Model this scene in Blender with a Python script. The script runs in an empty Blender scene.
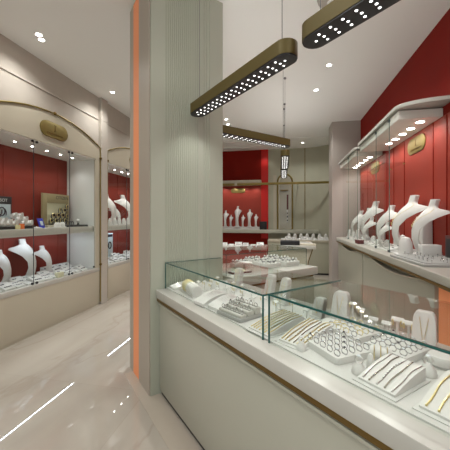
import bpy, bmesh, math, random
from mathutils import Vector, Matrix
random.seed(7)
PI = math.pi
R2 = math.sqrt(2)
scn = bpy.context.scene
COL = scn.collection
ORD = ['first', 'second', 'third', 'fourth', 'fifth', 'sixth', 'seventh', 'eighth', 'ninth', 'tenth',
       'eleventh', 'twelfth', 'thirteenth', 'fourteenth', 'fifteenth', 'sixteenth']

# ------------------------------------------------------------------ materials
def new_mat(name):
    m = bpy.data.materials.new(name); m.use_nodes = True
    nt = m.node_tree; nt.nodes.clear()
    out = nt.nodes.new('ShaderNodeOutputMaterial')
    return m, nt, out

def pbr(name, col, rough=0.5, metal=0.0, spec=0.5, var=0.0, scale=8.0, bump=0.0, emit=None, estr=0.0, sub=0.0):
    m, nt, out = new_mat(name)
    b = nt.nodes.new('ShaderNodeBsdfPrincipled')
    b.inputs['Base Color'].default_value = (*col, 1)
    b.inputs['Roughness'].default_value = rough
    b.inputs['Metallic'].default_value = metal
    b.inputs['Specular IOR Level'].default_value = spec
    if var > 0 or bump > 0:
        tc = nt.nodes.new('ShaderNodeTexCoord')
        nz = nt.nodes.new('ShaderNodeTexNoise'); nz.inputs['Scale'].default_value = scale
        nz.inputs['Detail'].default_value = 4
        nt.links.new(tc.outputs['Object'], nz.inputs['Vector'])
        if var > 0:
            r = nt.nodes.new('ShaderNodeValToRGB')
            r.color_ramp.elements[0].position = 0.3; r.color_ramp.elements[1].position = 0.7
            r.color_ramp.elements[0].color = (*[c * (1 - var) for c in col], 1)
            r.color_ramp.elements[1].color = (*[min(1, c * (1 + var)) for c in col], 1)
            nt.links.new(nz.outputs['Fac'], r.inputs['Fac'])
            nt.links.new(r.outputs['Color'], b.inputs['Base Color'])
        if bump > 0:
            bp = nt.nodes.new('ShaderNodeBump'); bp.inputs['Strength'].default_value = bump
            bp.inputs['Distance'].default_value = 0.01
            nt.links.new(nz.outputs['Fac'], bp.inputs['Height'])
            nt.links.new(bp.outputs['Normal'], b.inputs['Normal'])
    if emit:
        b.inputs['Emission Color'].default_value = (*emit, 1)
        b.inputs['Emission Strength'].default_value = estr
    nt.links.new(b.outputs[0], out.inputs[0])
    return m

def glow(name, col, s):
    m, nt, out = new_mat(name)
    e = nt.nodes.new('ShaderNodeEmission')
    e.inputs['Color'].default_value = (*col, 1); e.inputs['Strength'].default_value = s
    nt.links.new(e.outputs[0], out.inputs[0])
    return m

def pane_mat(name, tint, ior=1.5):
    m, nt, out = new_mat(name)
    t = nt.nodes.new('ShaderNodeBsdfTransparent'); t.inputs['Color'].default_value = (*tint, 1)
    g = nt.nodes.new('ShaderNodeBsdfGlossy'); g.inputs['Roughness'].default_value = 0.02
    f = nt.nodes.new('ShaderNodeFresnel'); f.inputs['IOR'].default_value = ior
    geo = nt.nodes.new('ShaderNodeNewGeometry')
    inv = nt.nodes.new('ShaderNodeMath'); inv.operation = 'SUBTRACT'; inv.inputs[0].default_value = 1
    mul = nt.nodes.new('ShaderNodeMath'); mul.operation = 'MULTIPLY'
    mx = nt.nodes.new('ShaderNodeMixShader')
    nt.links.new(geo.outputs['Backfacing'], inv.inputs[1])
    nt.links.new(f.outputs[0], mul.inputs[0]); nt.links.new(inv.outputs[0], mul.inputs[1])
    nt.links.new(mul.outputs[0], mx.inputs[0])
    nt.links.new(t.outputs[0], mx.inputs[1]); nt.links.new(g.outputs[0], mx.inputs[2])
    nt.links.new(mx.outputs[0], out.inputs[0])
    return m

def marble(name):
    m, nt, out = new_mat(name)
    b = nt.nodes.new('ShaderNodeBsdfPrincipled')
    tc = nt.nodes.new('ShaderNodeTexCoord')
    mp = nt.nodes.new('ShaderNodeMapping'); mp.inputs['Rotation'].default_value = (0, 0, 0.9)
    mp.inputs['Scale'].default_value = (1.0, 0.45, 1.0)
    n1 = nt.nodes.new('ShaderNodeTexNoise'); n1.inputs['Scale'].default_value = 1.1; n1.inputs['Detail'].default_value = 8
    n1.inputs['Distortion'].default_value = 1.2
    r1 = nt.nodes.new('ShaderNodeValToRGB')
    r1.color_ramp.elements[0].color = (0.43, 0.385, 0.33, 1); r1.color_ramp.elements[0].position = 0.25
    r1.color_ramp.elements[1].color = (0.57, 0.525, 0.465, 1); r1.color_ramp.elements[1].position = 0.75
    n2 = nt.nodes.new('ShaderNodeTexNoise'); n2.inputs['Scale'].default_value = 0.9; n2.inputs['Detail'].default_value = 6
    n2.inputs['Distortion'].default_value = 0.8
    sb = nt.nodes.new('ShaderNodeMath'); sb.operation = 'SUBTRACT'; sb.inputs[1].default_value = 0.5
    ab = nt.nodes.new('ShaderNodeMath'); ab.operation = 'ABSOLUTE'
    r2 = nt.nodes.new('ShaderNodeValToRGB')
    r2.color_ramp.elements[0].color = (1, 1, 1, 1); r2.color_ramp.elements[0].position = 0.0
    r2.color_ramp.elements[1].color = (0, 0, 0, 1); r2.color_ramp.elements[1].position = 0.022
    mix = nt.nodes.new('ShaderNodeMix'); mix.data_type = 'RGBA'
    mulv = nt.nodes.new('ShaderNodeMath'); mulv.operation = 'MULTIPLY'; mulv.inputs[1].default_value = 0.30
    mix.inputs[7].default_value = (0.30, 0.24, 0.19, 1)
    br = nt.nodes.new('ShaderNodeTexBrick')
    br.offset = 0; br.inputs['Scale'].default_value = 1.0
    br.inputs['Brick Width'].default_value = 1.2; br.inputs['Row Height'].default_value = 1.2
    br.inputs['Mortar Size'].default_value = 0.0022
    br.inputs['Color1'].default_value = (1, 1, 1, 1); br.inputs['Color2'].default_value = (0.95, 0.95, 0.94, 1)
    br.inputs['Mortar'].default_value = (0.86, 0.85, 0.83, 1)
    mm = nt.nodes.new('ShaderNodeMix'); mm.data_type = 'RGBA'; mm.blend_type = 'MULTIPLY'; mm.inputs[0].default_value = 1
    L = nt.links.new
    L(tc.outputs['Object'], mp.inputs['Vector']); L(mp.outputs[0], n1.inputs['Vector']); L(mp.outputs[0], n2.inputs['Vector'])
    L(n1.outputs['Fac'], r1.inputs['Fac']); L(n2.outputs['Fac'], sb.inputs[0]); L(sb.outputs[0], ab.inputs[0]); L(ab.outputs[0], r2.inputs['Fac'])
    L(r2.outputs['Color'], mulv.inputs[0]); L(mulv.outputs[0], mix.inputs[0]); L(r1.outputs['Color'], mix.inputs[6])
    L(tc.outputs['Object'], br.inputs['Vector']); L(mix.outputs[2], mm.inputs[6]); L(br.outputs['Color'], mm.inputs[7])
    L(mm.outputs[2], b.inputs['Base Color'])
    b.inputs['Roughness'].default_value = 0.012; b.inputs['Specular IOR Level'].default_value = 0.9
    L(b.outputs[0], out.inputs[0])
    return m

M = dict(
    ceiling=pbr('ceiling_paint', (0.88, 0.88, 0.86), 0.9, spec=0.2),
    wall=pbr('warm_wall_paint', (0.50, 0.455, 0.40), 0.75, spec=0.3, var=0.02),
    sage=pbr('sage_wall_panel', (0.44, 0.43, 0.335), 0.6, spec=0.3),
    mauve=pbr('mauve_grey_paint', (0.42, 0.375, 0.34), 0.6, spec=0.3),
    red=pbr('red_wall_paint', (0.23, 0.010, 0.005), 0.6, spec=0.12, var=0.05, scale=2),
    floor=marble('beige_marble'),
    border=pbr('border_stone', (0.50, 0.44, 0.37), 0.12, spec=0.55, var=0.04, scale=3),
    pillar=pbr('pale_green_lacquer', (0.44, 0.46, 0.38), 0.42, spec=0.4),
    pillar_side=pbr('grey_rose_lacquer', (0.44, 0.39, 0.33), 0.42, spec=0.4),
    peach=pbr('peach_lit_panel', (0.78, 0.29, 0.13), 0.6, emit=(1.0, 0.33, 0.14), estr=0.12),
    cream=pbr('cream_lacquer', (0.52, 0.475, 0.375), 0.32, spec=0.45),
    hood=pbr('hood_white', (0.80, 0.80, 0.74), 0.5),
    stone2=pbr('grey_counter_top', (0.42, 0.41, 0.36), 0.28),
    front2=pbr('greige_lacquer', (0.39, 0.385, 0.32), 0.35),
    ringm=pbr('ring_silver', (0.58, 0.58, 0.58), 0.16, metal=1.0),
    brick=pbr('red_wall_lit_tone', (0.33, 0.042, 0.026), 0.5, spec=0.3, var=0.05, scale=2),  # the wall red, lightened to carry the canopy light in its colour
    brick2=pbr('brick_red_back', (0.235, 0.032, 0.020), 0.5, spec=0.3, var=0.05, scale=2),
    khaki=pbr('khaki_metal_paint', (0.34, 0.28, 0.15), 0.45),
    darkgold=pbr('mixed_gold', (0.42, 0.39, 0.32), 0.25, metal=1.0),
    cream2=pbr('counter_lacquer', (0.47, 0.465, 0.39), 0.30, spec=0.45),
    stone=pbr('counter_top_stone', (0.53, 0.52, 0.475), 0.25, spec=0.5, var=0.02),
    white=pbr('white_leatherette', (0.70, 0.69, 0.665), 0.45, spec=0.4),
    deck=pbr('white_display_deck', (0.62, 0.615, 0.59), 0.35, spec=0.4),
    niche=pbr('niche_side_white', (0.80, 0.82, 0.79), 0.45),
    brass=pbr('aged_brass', (0.27, 0.205, 0.065), 0.48, metal=0.6, var=0.08),
    brassd=pbr('dark_bronze', (0.19, 0.12, 0.035), 0.42, metal=0.7),
    lampb=pbr('olive_brass_housing', (0.13, 0.098, 0.028), 0.5, metal=0.35),
    black=pbr('black_plastic', (0.012, 0.012, 0.014), 0.45),
    lampd=pbr('dark_lamp_panel', (0.02, 0.02, 0.025), 0.4),
    gold=pbr('yellow_gold', (0.80, 0.68, 0.34), 0.3, metal=1.0),
    silver=pbr('white_gold', (0.84, 0.84, 0.83), 0.28, metal=1.0),
    steel=pbr('dark_steel', (0.16, 0.16, 0.17), 0.3, metal=0.9),
    stonew=pbr('clear_gem', (0.85, 0.88, 0.92), 0.05, spec=1.0),
    gemd=pbr('dark_gem', (0.05, 0.05, 0.07), 0.05, spec=1.0),
    glass=pane_mat('clear_glass', (0.97, 0.985, 0.975), 1.36),
    acryl=pane_mat('clear_acrylic', (0.94, 0.95, 0.95)),
    edge2=pbr('pale_glass_edge', (0.13, 0.20, 0.17), 0.15, spec=0.6),
    redlitstrip=pbr('red_lit_strip', (0.60, 0.010, 0.008), 0.35, spec=0.4),  # lit edge of the red panel, brightness put into the base colour
    edge=pbr('teal_glass_edge', (0.010, 0.095, 0.085), 0.12, spec=0.7),
    mirror=pbr('mirror_reflected_beige', (0.36, 0.335, 0.27), 0.12, metal=0.0, spec=0.6),  # beige of the reflected room put into the base colour
    greyt=pbr('grey_velvet', (0.36, 0.36, 0.34), 0.7),
    blue=pbr('cobalt_card', (0.03, 0.04, 0.45), 0.35),
    darkred=pbr('dark_red_leather', (0.09, 0.012, 0.012), 0.4),
    redrefl=pbr('red_reflection_tone', (0.36, 0.075, 0.06), 0.45),  # pinkish red of a reflection put into the colour
    lblue=pbr('pale_blue_print', (0.55, 0.66, 0.70), 0.4),
    orange=pbr('orange_paper', (0.85, 0.20, 0.04), 0.5),
    yellow=pbr('cream_yellow_paper', (0.80, 0.72, 0.40), 0.5),
    yellowp=pbr('pale_yellow_roll', (0.72, 0.70, 0.50), 0.5),
    led=glow('led_white', (1.0, 0.98, 0.95), 3.5),
    spot=glow('downlight_glow', (1.0, 0.95, 0.86), 22),
    cablight=glow('cabinet_light_glow', (1, .98, .95), 40),
    strip=glow('led_strip_white', (0.92, 0.96, 1.0), 7),
)

# ------------------------------------------------------------------ mesh helpers
def BM(): return bmesh.new()

def box(bm, x0, x1, y0, y1, z0, z1, bev=0.0, mat=None, seg=2):
    g = bmesh.ops.create_cube(bm, size=1.0)
    vs = g['verts']
    for v in vs:
        v.co = Vector((x0 + (v.co.x + .5) * (x1 - x0), y0 + (v.co.y + .5) * (y1 - y0), z0 + (v.co.z + .5) * (z1 - z0)))
    if bev > 0:
        es = list({e for v in vs for e in v.link_edges})
        r = bmesh.ops.bevel(bm, geom=es, offset=bev, segments=seg, affect='EDGES', profile=0.5)
        vs = list({v for f in r['faces'] for v in f.verts} | {v for v in vs if v.is_valid})
    if mat is not None:
        for v in vs: v.co = mat @ v.co
    return bm

def prism(bm, pts, h0, h1, axis='z', bev=0.0):
    """polygon (a,b) extruded h0..h1; axis z:(a,b,h) x:(h,a,b) y:(a,h,b)"""
    def P(a, b, h):
        return {'z': (a, b, h), 'x': (h, a, b), 'y': (a, h, b)}[axis]
    lo = [bm.verts.new(P(a, b, h0)) for a, b in pts]
    hi = [bm.verts.new(P(a, b, h1)) for a, b in pts]
    n = len(pts)
    fl = bm.faces.new(lo[::-1]); fh = bm.faces.new(hi)
    for i in range(n):
        bm.faces.new((lo[i], lo[(i + 1) % n], hi[(i + 1) % n], hi[i]))
    if bev > 0:
        es = list(set(fl.edges) | set(fh.edges))
        bmesh.ops.bevel(bm, geom=es, offset=bev, segments=2, affect='EDGES', profile=0.5)
    return bm

def rrect(cx, cy, w, h, r, n=6):
    out = []
    for (sx, sy, a0) in ((1, 1, 0), (-1, 1, PI / 2), (-1, -1, PI), (1, -1, 3 * PI / 2)):
        ox, oy = cx + sx * (w / 2 - r), cy + sy * (h / 2 - r)
        for i in range(n + 1):
            a = a0 + i * PI / 2 / n
            out.append((ox + r * math.cos(a), oy + r * math.sin(a)))
    return out

def lathe(bm, prof, n=20, c=(0, 0, 0)):
    rings = []
    for r, z in prof:
        if r < 1e-6: rings.append([bm.verts.new((c[0], c[1], c[2] + z))])
        else: rings.append([bm.verts.new((c[0] + r * math.cos(2 * PI * i / n), c[1] + r * math.sin(2 * PI * i / n), c[2] + z)) for i in range(n)])
    for A, B in zip(rings, rings[1:]):
        for i in range(n):
            j = (i + 1) % n
            if len(A) == 1 and len(B) == 1: continue
            if len(A) == 1: bm.faces.new((A[0], B[j], B[i]))
            elif len(B) == 1: bm.faces.new((A[i], A[j], B[0]))
            else: bm.faces.new((A[i], A[j], B[j], B[i]))
    for Rg in (rings[0], rings[-1]):
        if len(Rg) > 1: bm.faces.new(Rg)
    return bm

def tube(bm, pts, r, n=6, closed=False):
    pts = [Vector(p) for p in pts]; m = len(pts); rings = []
    up = Vector((0, 0, 1)); prev = None
    for i, p in enumerate(pts):
        if closed: d = pts[(i + 1) % m] - pts[i - 1]
        else: d = pts[min(i + 1, m - 1)] - pts[max(i - 1, 0)]
        d.normalize()
        if prev is None:
            a = d.cross(up)
            if a.length < 1e-3: a = d.cross(Vector((1, 0, 0)))
        else:
            a = prev - d * prev.dot(d)
            if a.length < 1e-5: a = d.cross(up)
        a.normalize(); prev = a; b = d.cross(a)
        rr = r[i] if isinstance(r, (list, tuple)) else r
        rings.append([bm.verts.new(p + (a * math.cos(2 * PI * k / n) + b * math.sin(2 * PI * k / n)) * rr) for k in range(n)])
    rng = range(m) if closed else range(m - 1)
    for i in rng:
        A, B = rings[i], rings[(i + 1) % m]
        for k in range(n):
            bm.faces.new((A[k], A[(k + 1) % n], B[(k + 1) % n], B[k]))
    if not closed:
        bm.faces.new(rings[0][::-1]); bm.faces.new(rings[-1])
    return bm

def grid_solid(bm, front, back):
    """front/back: equal 2D arrays of points; closed shell between them"""
    F = [[bm.verts.new(p) for p in row] for row in front]
    K = [[bm.verts.new(p) for p in row] for row in back]
    m, n = len(F), len(F[0])
    for i in range(m - 1):
        for j in range(n - 1):
            bm.faces.new((F[i][j], F[i][j + 1], F[i + 1][j + 1], F[i + 1][j]))
            bm.faces.new((K[i][j], K[i + 1][j], K[i + 1][j + 1], K[i][j + 1]))
    for j in range(n - 1):
        bm.faces.new((F[0][j], K[0][j], K[0][j + 1], F[0][j + 1]))
        bm.faces.new((F[-1][j], F[-1][j + 1], K[-1][j + 1], K[-1][j]))
    for i in range(m - 1):
        bm.faces.new((F[i][0], F[i + 1][0], K[i + 1][0], K[i][0]))
        bm.faces.new((F[i][-1], K[i][-1], K[i + 1][-1], F[i + 1][-1]))
    return bm

def gem(bm, c, r):
    n = 8
    t = [bm.verts.new((c[0] + r * .6 * math.cos(2 * PI * i / n), c[1] + r * .6 * math.sin(2 * PI * i / n), c[2] + r * .45)) for i in range(n)]
    g = [bm.verts.new((c[0] + r * math.cos(2 * PI * i / n), c[1] + r * math.sin(2 * PI * i / n), c[2] + r * .1)) for i in range(n)]
    k = bm.verts.new((c[0], c[1], c[2] - r * .7))
    bm.faces.new(t)
    for i in range(n):
        j = (i + 1) % n
        bm.faces.new((g[i], g[j], t[j], t[i])); bm.faces.new((g[j], g[i], k))
    return bm

def sphere(bm, c, r, u=12, v=8, s=(1, 1, 1)):
    bmesh.ops.create_uvsphere(bm, u_segments=u, v_segments=v, radius=r,
                              matrix=Matrix.Translation(c) @ Matrix.Diagonal((*s, 1)))
    return bm

def obj(name, bm, mat, parent=None, smooth=True, label=None, angle=40):
    me = bpy.data.meshes.new(name)
    bmesh.ops.recalc_face_normals(bm, faces=bm.faces[:])
    bm.to_mesh(me); bm.free()
    me.materials.append(mat)
    if smooth:
        me.shade_smooth()
        try: me.set_sharp_from_angle(angle=math.radians(angle))
        except Exception: pass
    o = bpy.data.objects.new(name, me); COL.objects.link(o)
    if parent is not None: o.parent = parent
    if label: o['label'] = label
    return o

def tag(o, label, cat, group=None):
    o['label'] = label; o['category'] = cat
    if group: o['group'] = group
    return o

def thing(name, label, cat, loc=(0, 0, 0), rotz=0.0, group=None):
    o = bpy.data.objects.new(name, None); o.empty_display_size = 0.1
    COL.objects.link(o); o.location = loc; o.rotation_euler = (0, 0, rotz)
    return tag(o, label, cat, group)

def struct(name, bm, mat, smooth=False, loc=None, rotz=0):
    o = obj(name, bm, mat, None, smooth); o['kind'] = 'structure'
    if loc: o.location = loc
    o.rotation_euler = (0, 0, rotz)
    return o

def dup(root, loc, rotz, label=None, group=None, scale=None):
    def cp(o, par):
        c = o.copy(); COL.objects.link(c)
        if par is not None: c.parent = par
        for ch in list(o.children): cp(ch, c)
        return c
    r = cp(root, None)
    r.location = loc; r.rotation_euler = (0, 0, rotz)
    if label: r['label'] = label
    if group: r['group'] = group
    if scale: r.scale = scale
    return r

class Stamp:
    """first call moves the prototype itself, later calls copy it"""
    def __init__(self, root): self.root = root; self.used = False
    def __call__(self, loc, rotz, label, group=None, scale=None):
        if not self.used:
            self.used = True; r = self.root
            r.location = loc; r.rotation_euler = (0, 0, rotz); r['label'] = label
            if group: r['group'] = group
            if scale: r.scale = scale
            return r
        return dup(self.root, loc, rotz, label, group, scale)

def text_mesh(body, size, depth=0.001):
    cu = bpy.data.curves.new('lettering', 'FONT'); cu.body = body; cu.size = size
    cu.align_x = 'CENTER'; cu.align_y = 'CENTER'; cu.extrude = depth
    o = bpy.data.objects.new('lettering', cu); COL.objects.link(o)
    dg = bpy.context.evaluated_depsgraph_get()
    me = bpy.data.meshes.new_from_object(o.evaluated_get(dg))
    bpy.data.objects.remove(o); bpy.data.curves.remove(cu)
    return me

def lettering(body, size, mat, parent, loc, rot):
    me = text_mesh(body, size); me.materials.clear(); me.materials.append(mat)
    o = bpy.data.objects.new('lettering', me); COL.objects.link(o); o.parent = parent
    o.location = loc; o.rotation_euler = rot
    return o

ZC = 3.72
# ------------------------------------------------------------------ the setting
b = BM(); box(b, -4.0, 1.85, -2.6, 9.6, -0.1, 0.0); struct('floor', b, M['floor'])
b = BM(); box(b, -4.0, 1.85, -2.6, 9.6, ZC, ZC + .1); struct('ceiling', b, M['ceiling'])
b = BM(); box(b, -4.0, -3.9, -2.6, 9.6, 0, ZC); struct('wall_left', b, M['wall'])
b = BM(); box(b, 1.69, 1.85, -2.6, 9.6, 0, ZC); struct('wall_right', b, M['red'])
# back wall with its concave right corner
b = BM()
pts = [(-3.9, 9.3)] + [(0.62 + 1.0 * math.cos(a), 8.3 + 1.0 * math.sin(a)) for a in [PI / 2 - i * PI / 2 / 12 for i in range(13)]] + \
      [(1.62, 7.35), (1.69, 7.35), (1.69, 9.6), (-3.9, 9.6)]
prism(b, pts, 0, ZC); struct('wall_back', b, M['sage'], True)
# flush bulkhead wall over and beside the recessed left cabinets
b = BM()
box(b, -3.9, -3.26, -2.5, 9.3, 2.66, ZC)
box(b, -3.9, -3.26, -2.5, 2.53, 0, 2.66)
box(b, -3.9, -3.26, 4.68, 4.87, 0, 2.66)
box(b, -3.9, -3.26, 7.02, 9.3, 0, 2.66)
struct('trim_1', b, M['wall'])
b = BM(); box(b, -3.26, -3.20, 4.68, 4.865, 0, ZC, .006); box(b, -3.202, -3.196, 4.69, 4.855, 3.31, 3.335)
struct('trim_2', b, M['wall'])
b = BM(); box(b, -3.26, -3.245, -2.5, 4.68, 3.315, 3.34, .004); box(b, -3.26, -3.245, 4.865, 9.3, 3.315, 3.34, .004)
struct('trim_3', b, M['wall'])
# pilaster at the far end of the right wall
b = BM(); box(b, 1.086, 1.69, 6.9, 7.35, 0, ZC, .004); box(b, 1.08, 1.69, 6.894, 6.9, 3.315, 3.345); struct('trim_4', b, M['mauve'])
# ceiling moulding, dividing strip
b = BM(); box(b, -2.2, 1.62, 8.05, 8.07, ZC - .012, ZC, .003); struct('trim_5', b, M['ceiling'])
# wall groove strips on the back wall
b = BM(); box(b, 0.655, 0.675, 9.285, 9.296, 1.2, ZC); struct('trim_6', b, M['brassd'])
# red niche panel on the back wall
b = BM(); box(b, -2.5, -0.46, 9.27, 9.3, 1.19, ZC); box(b, -2.5, -0.46, 9.27, 9.3, 0.0, 1.08); struct('trim_7', b, M['red'])
# stone border in the floor along the front counter
b = BM(); box(b, -2.95, .1, .765, .94, 0.0, 0.003); struct('trim_8', b, M['border'], rotz=-PI / 4)

# the fluted pillar, square to the front counter (local x = along counter, y = into the shop)
PS, PT = -2.45, 0.86        # its near corner in counter coordinates
def flutes():
    pts = [(0, 0)]
    y = .13
    for k in range(17):                                  # fine flutes on the face that looks along the counter
        pts += [(0, y), (-.006, y + .004), (-.006, y + .009), (0, y + .013)]
        y += .02
    y += .05
    for k in range(3):
        pts += [(0, y), (-.006, y + .004), (-.006, y + .009), (0, y + .013)]
        y += .03
    pts += [(0, .745), (-.509, .745), (-.509, 0)]
    return pts
b = BM(); prism(b, flutes(), 0, ZC)
pil = struct('wall_pillar', b, M['pillar']); 
for o in (pil,):
    o.location = ((PS + PT) / R2, (PT - PS) / R2, 0); o.rotation_euler = (0, 0, -PI / 4)
b = BM(); box(b, -.30, -.012, -.012, -.001, 0, ZC); o = struct('trim_9', b, M['pillar_side']); o.location = pil.location; o.rotation_euler = (0, 0, -PI / 4)
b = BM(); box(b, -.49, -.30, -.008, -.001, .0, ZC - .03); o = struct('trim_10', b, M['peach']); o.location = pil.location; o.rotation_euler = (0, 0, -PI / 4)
b = BM(); box(b, -.61, -.49, -.008, .74, 0, ZC - .03); o = struct('trim_11', b, M['pillar_side']); o.location = pil.location; o.rotation_euler = (0, 0, -PI / 4)

# ------------------------------------------------------------------ left wall cabinets
def pill_badge(name, label, loc, rotz, w, h, parent=None, mark=True):
    """stadium plate facing local -y"""
    if parent is None:
        t = thing(name, label, 'badge', loc, rotz)
    else:
        t = None
    b = BM(); prism(b, rrect(0, 0, w, h, h / 2 - .001, 8), -.022, 0, 'y', .003)
    p = obj('plate' if t else 'badge', b, M['brass'], t or parent)
    if not t:
        p.location = loc; p.rotation_euler = (0, 0, rotz)
    if mark:
        b = BM()
        box(b, -.007, .007, -.026, -.0215, -.01, h * .33)
        box(b, -.02, .02, -.026, -.0215, h * .31, h * .35); box(b, -.016, .016, -.026, -.0215, -.014, -.004)
        for k in range(8):
            x = (k - 3.5) * w * .075
            box(b, x - w * .026, x + w * .026, -.025, -.0215, -h * .30, -h * .22)
        obj('emblem', b, M['brassd'], p, False)
    return t or p

def wall_cabinet(yc, label, group):
    """wall niche with arched front; local x runs along +Y of the room, local -y faces the aisle"""
    t = thing('wall_cabinet', label, 'display cabinet', (-3.24, yc, 0), PI / 2, group)
    HW = 1.065
    # arched fascia above the opening (front face at local y=0, towards -y proud 0)
    arch = []
    for i in range(25):
        x = -HW + 2 * HW * i / 24
        arch.append((x, 2.80 + .245 * (1 - (x / HW) ** 2)))
    b = BM(); prism(b, [(-HW, 2.59), (HW, 2.59)] + arch[::-1], -.012, .02, 'y'); obj('fascia', b, M['cream'], t)
    b = BM(); box(b, -HW, HW, -.012, .58, 0.035, .60, .004); obj('base_panel', b, M['cream'], t)
    b = BM(); box(b, -HW + .01, HW - .01, .0, .58, 0.0, .035); obj('plinth', b, M['cream'], t)
    b = BM(); box(b, -HW, HW, -.016, .58, .60, .665, .004); obj('display_deck', b, M['stone'], t)
    b = BM(); box(b, -HW, -HW + .03, -.010, .02, .665, 2.59); obj('front_stile', b, M['cream'], t)
    b = BM(); box(b, HW - .12, HW, -.010, .02, .665, 2.59); obj('front_stile', b, M['cream'], t)
    b = BM(); box(b, -HW, HW, .58, .60, .6, 2.62)
    for x in (-.75, -.25, .25, .75): box(b, x - .004, x + .004, .575, .582, .665, 2.6)
    obj('back_panel', b, M['brick2'], t)
    for s in (-1, 1):
        b = BM(); box(b, *((-HW, -HW + .03) if s < 0 else (HW - .10, HW)), .02, .58, .665, 2.6); obj('side_panel', b, M['niche'], t)
    b = BM(); box(b, -HW, HW, .0, .58, 2.57, 2.66); obj('top_panel', b, M['niche'], t)
    b = BM(); box(b, -HW + .03, HW - .10, .035, .58, 1.325, 1.405, .004); box(b, -HW + .03, HW - .10, .035, .048, 1.308, 1.33); obj('shelf', b, M['stone'], t)
    b = BM(); box(b, -HW + .06, HW - .22, .330, .338, 1.3185, 1.325); obj('light_strip', b, M['strip'], t, False)
    for k in range(7):
        x = -.90 + .27 * k
        b = BM(); lathe(b, [(.012, -.001), (.014, -.002), (.015, .0)], 14, (x, .27, 2.569)); obj('cabinet_light', b, M['cablight'], t)
    # glass sliding panes
    xs = [-HW + .03, -.96 + .0, -.295, .37, HW - .05]
    xs = [-HW + .03, -.325, .34, HW - .12]
    for i, (a, c) in enumerate(zip(xs, xs[1:])):
        b = BM(); box(b, a + .002, c - .002, .006, .014, .668, 2.588); obj('glass_pane', b, M['glass'], t, False)
    for x in (-.325, .34):
        b = BM(); box(b, x - .0014, x + .0014, .005, .015, .668, 2.588); obj('glass_joint', b, M['steel'], t, False)
        for z in (.685, 2.565):
            for dx in (-.035, .035):
                b = BM(); lathe(b, [(0, 0), (.014, 0), (.016, .004), (.016, .02), (0, .022)], 10)
                for v in b.verts: v.co = Vector((x + dx + v.co.x, .004 - v.co.z, z + v.co.y))
                obj('glass_clip', b, M['black'], t)
    b = BM()
    for v in [0]: lathe(b, [(0, 0), (.014, 0), (.016, .004), (.016, .02), (0, .022)], 10)
    for v in b.verts: v.co = Vector((HW - .16 + v.co.x, .004 - v.co.z, .70 + v.co.y))
    obj('glass_clip', b, M['black'], t)
    # arched brass tube down both sides
    path = [(-HW, -.022, .05)] + [(x, -.022, z + .005) for x, z in arch] + [(HW, -.022, .05)]
    b = BM(); tube(b, path, .0105, 8); obj('brass_arch', b, M['brass'], t)
    for (x, z) in ((HW, 2.62), (HW, .72), (0, 3.05), (-HW, 2.62)):
        b = BM(); sphere(b, (x, -.03, z), .024, 10, 8); obj('brass_boss', b, M['brassd'], t)
    pill_badge('', '', (0, -.012, 2.80), 0, .50, .215, t)
    return t

CAB1 = wall_cabinet(3.605, 'arched wall display cabinet nearest at left, brass arch over red interior with glass panes', 'arched wall cabinets')
CAB2 = wall_cabinet(5.945, 'farther arched wall display cabinet, seen in the gap beside the peach-edged pillar', 'arched wall cabinets')

# ------------------------------------------------------------------ necklace busts
BROWS = [  # z, half width, forward (towards -y), wing drop-back, thickness
    (0.00, .215, .060, .03, .10), (.05, .190, .080, .04, .09), (.15, .160, .150, .05, .07), (.30, .142, .195, .05, .055), (.45, .155, .200, .07, .05),
    (.58, .210, .170, .14, .05), (.67, .290, .115, .21, .045), (.75, .360, .050, .31, .04), (.79, .335, .010, .27, .05),
    (.825, .225, -.030, .13, .09), (.85, .150, -.050, .08, .12), (.875, .112, -.065, .06, .13), (.93, .100, -.08, .055, .13), (.985, .104, -.095, .055, .13), (1.0, .094, -.098, .05, .12)]
def bust_pt(z, u):
    for A, B in zip(BROWS, BROWS[1:]):
        if A[0] <= z <= B[0]:
            k = (z - A[0]) / (B[0] - A[0]); r = [p + (q - p) * k for p, q in zip(A, B)]
            break
    else: r = BROWS[-1]
    return Vector((r[1] * u, -r[2] + r[3] * u * u, z)), r[4]
def make_bust_bm():
    zs = []
    for A, B in zip(BROWS, BROWS[1:]): zs += [A[0], (A[0] + B[0]) / 2]
    zs.append(1.0)
    us = [-1, -.85, -.65, -.4, -.15, .15, .4, .65, .85, 1]
    F, K = [], []
    for z in zs:
        fr, bk = [], []
        for u in us:
            p, th = bust_pt(z, u)
            fr.append(p); e = (1 - abs(u) ** 4 * .8)
            bk.append(p + Vector((-u * .01, th * e, 0)))
        F.append(fr); K.append(bk)
    b = BM(); grid_solid(b, F, K)
    # foot plate
    return b
def make_bust():
    t = thing('necklace_bust', 'bust', 'necklace bust')
    obj('body', make_bust_bm(), M['white'], t, angle=60)
    b = BM(); prism(b, rrect(0, -.06, .56, .30, .06), 0, .028, 'z', .006); obj('base', b, M['white'], t)
    return t
bust = Stamp(make_bust())
def put_bust(x, y, z, h, rz, label, group, wide=1.0):
    return bust((x, y, z), rz, label, group, (h * wide, h, h))

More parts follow.
